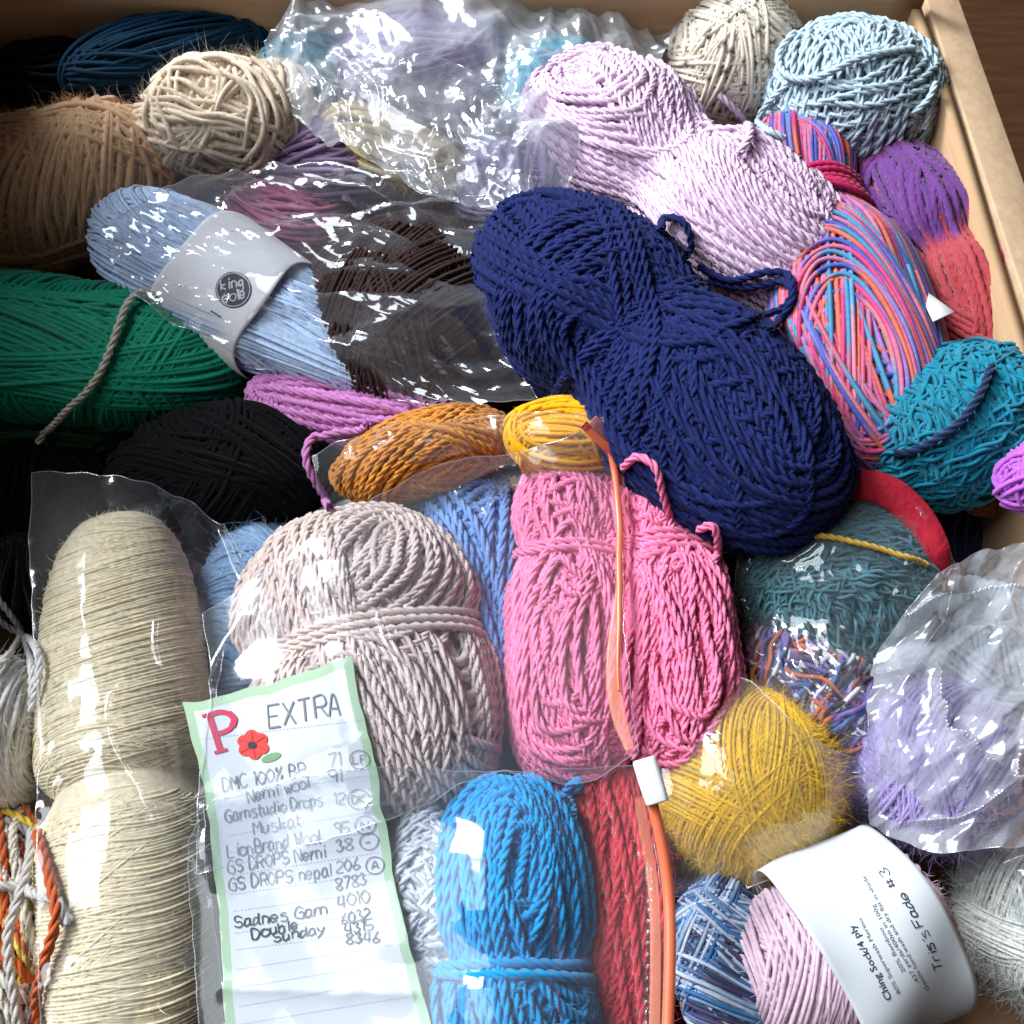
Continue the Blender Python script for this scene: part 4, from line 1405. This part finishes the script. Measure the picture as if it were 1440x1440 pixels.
# ------------------------------------------------------------------ paper bands on two of the balls
def band(key, x0, x1, name, mat, th0, th1, off, seed, taper=0.0, m=28, n=90, amp=.001):
    b = BODIES[key]['body']
    xs = np.linspace(x0, x1, m)
    th = np.linspace(th0, th1, n)
    Xg, TH = np.meshgrid(xs, th, indexing='ij')
    R = 1 + taper * Xg
    wav = amp * (np.sin(TH * 5 + seed) * np.abs(Xg - .2) + .8 * np.sin(TH * 3 + Xg * 4 + 1.3 * seed))
    xo = Xg + .03 * np.sin(TH * 3.1 + seed) * (np.abs(Xg - (x0 + x1) / 2) / (x1 - x0) * 2) ** 3
    P = b.c + (b.L * xo)[..., None] * b.a + ((b.R * R + off + wav) * np.cos(TH))[..., None] * b.u + ((b.Rv * R + off + wav) * np.sin(TH))[..., None] * b.v
    F = sheet_faces(m, n)
    V = P.reshape(-1, 3)
    o = mesh_obj(name, V, F, mat, None, BODIES[key]['obj'])
    so = o.modifiers.new('thickness', 'SOLIDIFY')
    so.thickness = .0003
    so.offset = -1
    return o, bvh_of([(V, F)])


M_BAND = plain_mat('pale_paper', (0.86, 0.86, 0.88), 0.6, 0.3, 0.05, 60, 0.05)
lab, LB = band('blush', -.40, .75, 'paper_band', M_PAPER, -.6, math.pi + .9, .0075, 1.0, 0.0, amp=.0022)
skyb, SB = band('sky', -.25, .30, 'paper_band', M_BAND, -.5, math.pi + .5, .0035, 2.0, -.26, amp=.0008)

# printed lines on the broad band, in the built-in font laid on the paper
FONT = {}


def printed(geo, text, p0, p1, h, bvh, off=.0005, bold=0.0):
    cu = bpy.data.curves.new('text', 'FONT')
    cu.body = text
    cu.resolution_u = 2
    cu.offset = bold
    ob = bpy.data.objects.new('text', cu)
    scene.collection.objects.link(ob)
    dg = bpy.context.evaluated_depsgraph_get()
    me = bpy.data.meshes.new_from_object(ob.evaluated_get(dg))
    v = np.empty(len(me.vertices) * 3, np.float32)
    me.vertices.foreach_get('co', v)
    v = v.reshape(-1, 3)
    F = [tuple(p.vertices) for p in me.polygons]
    bpy.data.objects.remove(ob)
    bpy.data.curves.remove(cu)
    bpy.data.meshes.remove(me)
    p0, p1 = np.array(p0, float), np.array(p1, float)
    d = nrm(p1 - p0)
    up = np.array([d[1], -d[0]])
    sx = np.linalg.norm(p1 - p0) / max(v[:, 0].max(), 1e-6)
    out = []
    for q in v:
        px = p0 + d * q[0] * sx + up * q[1] * h / .7
        r = on(bvh, px[0], px[1], off)
        out.append(r[0] if r else None)
    keep = [f for f in F if all(out[i] is not None for i in f)]
    V = np.array([o if o is not None else np.zeros(3) for o in out])
    tri = []
    for f in keep:
        for k in range(1, len(f) - 1):
            tri.append((f[0], f[k], f[k + 1]))
    if tri:
        geo.add(V, np.array(tri), (1, 1, 1))


g = Geo()
printed(g, 'Ching Sock/4 ply', (1254, 1404), (1201, 1300), 9.5, LB, bold=.015)
print_part('printed_heading', g, M_INKD, lab)
g = Geo()
printed(g, '80% Superwash Merino', (1266, 1396), (1211, 1291), 5.8, LB)
printed(g, '20% Bamboo', (1273, 1366), (1240, 1304), 5.8, LB)
printed(g, '437 yards/400m in 100g', (1291, 1379), (1230, 1272), 5.8, LB)
printed(g, 'Gentle hand wash and dry flat in shade', (1306, 1391), (1217, 1232), 5.8, LB)
print_part('printed_text', g, M_INKG, lab)
g = Geo()
hand(g, "Tris's", (1325, 1362), (1303, 1308), 12, 1.7, LB, .0006, 81)
hand(g, 'Fade', (1297, 1302), (1272, 1254), 11, 1.9, LB, .0006, 82)
hand(g, '#3', (1261, 1246), (1247, 1220), 13, 1.7, LB, .0006, 83)
print_part('handwriting', g, M_INKD, lab)

# round emblem on the narrow band
g = Geo()
lc = np.array([329., 408.])
fan(g, lc, [lc + 25.5 * np.array([math.cos(a), math.sin(a)]) for a in np.linspace(0, 6.283, 40, endpoint=False)], SB, .0005, 4)
print_part('emblem', g, M_LOGO, skyb)
g = Geo()
ribbon(g, [lc + 23 * np.array([math.cos(a), math.sin(a)]) for a in np.linspace(0, 6.3, 40)], 1.2, SB, .0008)
hand(g, 'king', lc + (-17, 1), lc + (15, -4), 15, 2.3, SB, .0008, 91)
hand(g, 'cole', lc + (-13, 18), lc + (17, 12), 15, 2.3, SB, .0008, 92)
print_part('emblem_lettering', g, M_LOGOW, skyb)
g = Geo()
for (a, b) in [((297, 437), (312, 446)), ((352, 470), (372, 483)), ((354, 475), (366, 482))]:
    ribbon(g, [a, b], 2.2, SB, .0005, False)
print_part('small_print', g, M_INKG, skyb)

# ------------------------------------------------------------------ plastic bags
film('E', 'plastic_bag', 'clear plastic bag around the long cream skein', M_CLEAR2,
     [(42, 662), (130, 666), (240, 692), (318, 742)], [(318, 742), (338, 800), (306, 960), (292, 1150), (318, 1500)], [(60, 1500), (200, 1510), (318, 1500)], [(42, 662), (44, 800), (52, 1000), (60, 1500)],
     n=130, m=230, z=.02, sag=.25, floor=-.05, exclude=('beige', 'harvest', 'white'), fac=[dict(freq=14, slope=.14, seed=361, ang=.3, stretch=2.2), dict(freq=70, slope=.2, seed=362, mask=1.3)], wr=[dict(freq=14, amp=.004, seed=11, octaves=2, ang=.3, stretch=2.2, mask=.8)],
     rid=[([(176, 968), (160, 1000), (170, 1050), (200, 1100), (222, 1150), (240, 1200)], 3, .004), ([(228, 870), (226, 920), (250, 960)], 10, .006), ([(120, 1360), (135, 1400), (160, 1430)], 4, .004), ([(318, 742), (330, 780), (345, 800)], 4, .005)])
film('A', 'plastic_bag', 'crinkled cellophane over the pale blue, rose and dark brown balls', M_CELLO,
     [(148, 332), (250, 262), (420, 232), (560, 246), (735, 300)], [(735, 300), (700, 380), (700, 480), (760, 578)], [(520, 560), (600, 575), (680, 580), (760, 578)], [(148, 332), (190, 420), (330, 498), (520, 560)],
     n=260, m=190, z=.03, sag=.12, exclude=('navy', 'gold', 'sun', 'mpink', 'ppink'), fac=[dict(freq=42, slope=.55, seed=301, ang=1.2, stretch=2.2), dict(freq=95, slope=.4, seed=302, ang=1.3, stretch=2.5)], wr=[dict(freq=28, amp=.010, seed=21, octaves=3, ang=1.2, stretch=2.6, warp=.9, mask=.8), dict(freq=62, amp=.005, seed=23, octaves=2, ang=1.4, stretch=2.2, mask=1.2)])
film('B', 'plastic_bag', 'milky crumpled film over the lilac and turquoise balls by the far wall', M_MILKY,
     [(372, 60), (470, 18), (640, -25), (800, 0), (950, 30)], [(950, 30), (945, 85), (850, 170), (795, 285)], [(470, 230), (560, 268), (690, 318), (795, 285)], [(372, 60), (385, 130), (430, 190), (470, 230)],
     n=230, m=190, z=.02, sag=.12, exclude=('navy', 'ppink', 'fluff', 'speck'), fac=[dict(freq=30, slope=.5, seed=311, ang=.6), dict(freq=80, slope=.4, seed=312, ang=1.0)], wr=[dict(freq=14, amp=.022, seed=31, octaves=3, ang=.5, stretch=1.6, warp=1.2), dict(freq=42, amp=.008, seed=32, octaves=3, ang=1.1, stretch=2.2, mask=1.4)])
film('B2', 'plastic_bag', 'glinting crumpled cellophane over the butter yellow skein', M_CELLO,
     [(480, 128), (600, 92), (700, 130)], [(700, 130), (740, 200), (745, 290)], [(560, 262), (650, 300), (745, 290)], [(480, 128), (490, 200), (560, 262)],
     n=170, m=150, z=.03, sag=.1, exclude=('navy', 'ppink', 'fluff'), extra=('B',), fac=[dict(freq=40, slope=.6, seed=321, ang=.6, mask=.5), dict(freq=100, slope=.5, seed=322, ang=1.0, mask=.6)], wr=[dict(freq=24, amp=.010, seed=41, octaves=3, ang=.9, stretch=1.8, warp=1.0), dict(freq=62, amp=.006, seed=42, octaves=2, ang=.5, stretch=1.8, mask=1.0)])
film('C', 'plastic_bag', 'small clear bag holding the golden brown skein', M_CLEAR,
     [(438, 640), (560, 598), (700, 583), (800, 580), (892, 590)], [(892, 590), (890, 640), (884, 700)], [(470, 745), (600, 720), (740, 690), (884, 700)], [(438, 640), (450, 690), (470, 745)],
     n=170, m=80, z=.03, sag=.3, exclude=('navy', 'pink', 'pink2', 'beige', 'mblue'), fac=[dict(freq=30, slope=.25, seed=371, ang=.3, stretch=1.5)], wr=[dict(freq=40, amp=.0025, seed=51, octaves=2, ang=1.0, stretch=1.6)])
film('F', 'plastic_bag', 'clear bag with red edging around the sea green and tangled balls', M_CLEAR2,
     [(1040, 770), (1150, 690), (1260, 690), (1345, 800)], [(1345, 800), (1320, 880), (1250, 980), (1215, 1090)], [(1050, 985), (1100, 1040), (1150, 1080), (1215, 1090)], [(1040, 770), (1028, 850), (1034, 920), (1050, 985)],
     n=170, m=170, z=.03, sag=.2, exclude=('navy', 'pink', 'pink2', 'ash', 'lilac', 'mustard'), fac=[dict(freq=36, slope=.4, seed=341, ang=.7), dict(freq=90, slope=.35, seed=342)], wr=[dict(freq=24, amp=.004, seed=61, octaves=2, ang=.6, stretch=1.8, mask=1.0), dict(freq=60, amp=.004, seed=62, octaves=2, mask=1.4)])
film('M', 'plastic_bag', 'misty clear bag around the mustard yellow mohair ball', M_MISTY,
     [(930, 985), (1040, 955), (1140, 1040), (1236, 1080)], [(1236, 1080), (1250, 1120), (1236, 1165)], [(930, 1262), (1020, 1262), (1090, 1235), (1236, 1165)], [(930, 985), (918, 1080), (920, 1180), (930, 1262)],
     n=150, m=140, z=.03, sag=.2, exclude=('pink', 'pink2', 'blush', 'denim', 'tweed', 'lilac'), wr=[dict(freq=22, amp=.004, seed=71, octaves=2, ang=.9, stretch=1.8)])
film('G', 'plastic_bag', 'crumpled whitish clear bag around the lilac ball', M_MILKY,
     [(1300, 830), (1360, 790), (1420, 775), (1500, 770)], [(1500, 770), (1500, 900), (1500, 1050), (1490, 1190)], [(1222, 1160), (1300, 1200), (1380, 1200), (1490, 1190)], [(1300, 830), (1235, 920), (1205, 1040), (1222, 1160)],
     n=200, m=210, z=.03, sag=.15, exclude=('blush',), fac=[dict(freq=30, slope=.5, seed=331, ang=2.0, stretch=2.2), dict(freq=80, slope=.4, seed=332, ang=2.2, stretch=2.2)], wr=[dict(freq=14, amp=.016, seed=81, octaves=3, ang=1.9, stretch=2.2, warp=1.2), dict(freq=40, amp=.007, seed=82, octaves=2, ang=2.2, stretch=2.4, mask=1.2)],
     rid=[([(1300, 970), (1330, 1030), (1380, 1080), (1410, 1110)], 5, .010), ([(1420, 940), (1430, 1020), (1412, 1110)], 6, .009), ([(1250, 890), (1320, 860), (1400, 850), (1450, 870)], 7, .008), ([(1410, 1112), (1350, 1150), (1260, 1160)], 5, .007)])
film('G2', 'plastic_bag', 'clear film over the plum and silvery balls at the near wall', M_CELLO,
     [(1350, 1185), (1420, 1160), (1500, 1150)], [(1500, 1150), (1505, 1280), (1500, 1400)], [(1360, 1400), (1430, 1405), (1500, 1400)], [(1350, 1185), (1352, 1300), (1360, 1400)],
     n=100, m=130, z=.02, sag=.15, exclude=('blush',), fac=[dict(freq=45, slope=.5, seed=351, ang=1.5, stretch=2)], wr=[dict(freq=45, amp=.005, seed=85, octaves=3, ang=1.5, stretch=2.0)])
film('D2', 'zip_bag', 'lower clear zip bag over the bright blue and red skeins', M_CLEAR,
     [(300, 1125), (480, 1085), (700, 1085), (905, 1075)], [(905, 1075), (918, 1150), (938, 1260), (944, 1500)], [(285, 1510), (500, 1500), (750, 1500), (944, 1500)], [(300, 1125), (266, 1190), (272, 1320), (285, 1510)],
     n=210, m=150, z=.03, sag=.15, exclude=('cream', 'mustard', 'denim'), extra=('note',), fac=[dict(freq=9, slope=.10, seed=391, ang=1.3, stretch=2.2)], wr=[dict(freq=13, amp=.0035, seed=91, octaves=2, ang=1.3, stretch=2.6, mask=.8)],
     rid=[([(520, 1140), (550, 1135), (566, 1140)], 4, .004), ([(280, 1140), (290, 1190), (305, 1240)], 4, .005), ([(905, 1200), (918, 1230), (915, 1440)], 4, .005)])
zipb, ZG = film('D1', 'zip_bag', 'clear zip bag with orange zip and white slider over the beige and pink skeins', M_CLEAR,
                [(284, 862), (400, 780), (600, 664), (745, 636), (848, 586)], [(848, 586), (872, 690), (876, 860), (884, 960), (896, 1062)],
                [(276, 1230), (420, 1190), (560, 1150), (690, 1092), (815, 1106), (896, 1062)], [(284, 862), (296, 960), (280, 1100), (276, 1230)],
                n=220, m=180, z=.045, sag=.12, exclude=('cream',), extra=('note', 'D2'), fac=[dict(freq=8, slope=.07, seed=381, ang=.4, stretch=2)], wr=[dict(freq=11, amp=.0045, seed=101, octaves=2, ang=.4, stretch=2.2, mask=.8)],
     rid=[([(345, 870), (320, 910), (300, 955), (303, 960)], 3, .005), ([(415, 800), (405, 850), (400, 890)], 4, .004), ([(540, 870), (560, 920), (590, 965)], 4, .005), ([(690, 720), (730, 690), (790, 672)], 6, .006), ([(648, 695), (690, 670), (730, 662)], 4, .005), ([(510, 1040), (600, 1030), (690, 1035)], 3, .004)])
ZB = bvh_of([SHEETS['D1'], SHEETS['D2']])

# yellow strand over the sea green ball, above its bag
P = drape_px([(1108, 758), (1150, 756), (1200, 764), (1260, 780), (1300, 795)], bvh_of([SHEETS['F']]), .0012)
o = strand('loose_yarn', P, .0014, lin((216, 172, 60)), M_WOOL)
recentre(o, P[0])
tag(o, 'yellow strand stretched across the bag of sea green yarn', 'strand', 'loose lengths of yarn')


def belt(name, px, w, thick, mat, parent, z=None, bvh=None, lift=.001, label=None):
    """a flat strip with thickness through photo pixels"""
    P = []
    for p in catmull(np.array([(q[0], q[1], q[2] if len(q) > 2 else 0) for q in px], float), 10 * len(px)):
        if bvh is None:
            P.append(at(p[0], p[1], p[2]))
        else:
            h = on(bvh, p[0], p[1], lift)
            if h:
                P.append(h[0])
    P = np.array(P)
    for _ in range(10):
        P[1:-1] = (P[:-2] + 2 * P[1:-1] + P[2:]) / 4
    T = nrm(np.gradient(P, axis=0))
    up = nrm(CAM - P) * .5 + np.array([0, 0, .5])
    S = nrm(np.cross(T, up))
    Nn = np.cross(S, T)
    hw = (np.interp(np.linspace(0, 1, len(P)), np.linspace(0, 1, len(w)), w) if hasattr(w, '__len__') else np.full(len(P), w))[:, None] / 2
    prof = [(-1, 0), (-.85, 1), (.85, 1), (1, 0), (.85, -1), (-.85, -1)]
    k = len(prof)
    V = np.concatenate([(P + S * hw * a + Nn * thick / 2 * b)[:, None] for a, b in prof], 1).reshape(-1, 3)
    i = np.arange(len(P) - 1)[:, None] * k
    j = np.arange(k)
    F = np.stack([i + j, i + (j + 1) % k, i + k + (j + 1) % k, i + k + j], -1).reshape(-1, 4)
    caps = np.array([list(range(k)), [(len(P) - 1) * k + q for q in range(k - 1, -1, -1)]])
    o = mesh_obj(name, V, [F, caps], mat, None, parent)
    if label:
        o['label'] = label
    return o, P


belt('zip_flange', [(846, 586), (862, 640), (872, 700), (876, 780), (868, 860), (862, 940), (868, 1010), (884, 1062)], [.009, .005, .0045, .0045, .006, .007, .006, .004], .0008, M_ZIPCLEAR, zipb, bvh=ZB, lift=.0065)
belt('zip_track', [(846, 592), (855, 640), (866, 700), (868, 780), (868, 860), (870, 920), (872, 980)], [.0042, .0034, .003, .003, .0026, .0018, .0012], .0018, M_ZIP, zipb, bvh=ZB, lift=.0092)
belt('zip_cord', [(905, 1088, .058), (920, 1140, .055), (933, 1200, .05), (941, 1270, .046), (942, 1350, .044), (938, 1470, .04)], .0042, .004, M_ZIP, zipb, label='round orange zip cord below the slider')
belt('zip_flange', [(899, 1120, .052), (908, 1180, .046), (918, 1240, .042), (922, 1330, .04), (920, 1470, .036)], .004, .0005, M_ZIPCLEAR, zipb)
# moulded ridges on the flared end of the zip
for k in range(5):
    q0, q1 = on(ZB, 846 + k * 3.6, 604 + k * 11, .009), on(ZB, 857 + k * 3.6, 600 + k * 11, .009)
    if q0 and q1:
        strand('zip_rib', [q0[0], (q0[0] + q1[0]) / 2, q1[0]], .0005, (1, 1, 1), M_ZIP, zipb, lobe=0, ply=0)

# slider: a channel-shaped body with bevelled wings
sc_ = at(915, 1098, .062)
ax = nrm(at(925, 1130, .060) - at(905, 1066, .064))
sy = nrm(np.cross(ax, nrm(CAM - sc_)))
sz = np.cross(sy, ax)
sl = depth(sc_) / FPX
hl, hw = 32 * sl, 17 * sl
sect = [(-1, -.35), (-1, .12), (-.72, .36), (.55, .36), (1, .05), (1, -.35), (.72, -.35), (.6, -.05), (-.6, -.05), (-.72, -.35)]
V, F = [], []
steps = [(-1, .93), (-.9, 1), (-.2, 1.03), (.5, 1), (.92, .97), (1, .9)]
for (s_, k_) in steps:
    for (x, y) in sect:
        V.append(sc_ + ax * hl * s_ + sy * hw * x * k_ + sz * hw * y * k_ * 1.1)
k = len(sect)
for i in range(len(steps) - 1):
    for j in range(k):
        F.append((i * k + j, i * k + (j + 1) % k, (i + 1) * k + (j + 1) % k, (i + 1) * k + j))
o = mesh_obj('zip_slider', V, [np.array(F), np.array([list(range(k - 1, -1, -1)), [(len(steps) - 1) * k + j for j in range(k)]])], M_SLIDER, None, zipb, smooth=False)
bv = o.modifiers.new('edge', 'BEVEL')
bv.width, bv.segments, bv.limit_method = .0006, 2, 'ANGLE'

# red edging of the sea green ball's bag
fb = [o for o in scene.objects if o.get('label', '').startswith('clear bag with red')][0]
belt('red_edging', [(1168, 690, .03), (1205, 682, .035), (1250, 692, .035), (1292, 730, .032), (1318, 775, .03), (1326, 808, .022)], [.010, .015, .016, .015, .012, .006], .004, M_REDZIP, fb)
# a small white card tag by the ombre skein
tg = mesh_obj('card_tag', [at(1306, 412, .03), at(1342, 438, .045), at(1312, 452, .04), at(1302, 430, .03)] + [at(1306, 412, .03) - [0, 0, .0006], at(1342, 438, .045) - [0, 0, .0006], at(1312, 452, .04) - [0, 0, .0006], at(1302, 430, .03) - [0, 0, .0006]],
              np.array([[0, 1, 2, 3], [7, 6, 5, 4], [0, 4, 5, 1], [1, 5, 6, 2], [2, 6, 7, 3], [3, 7, 4, 0]]), M_TAG, smooth=False)
tag(tg, 'corner of a small white card between the multicoloured and coral skeins', 'tag')
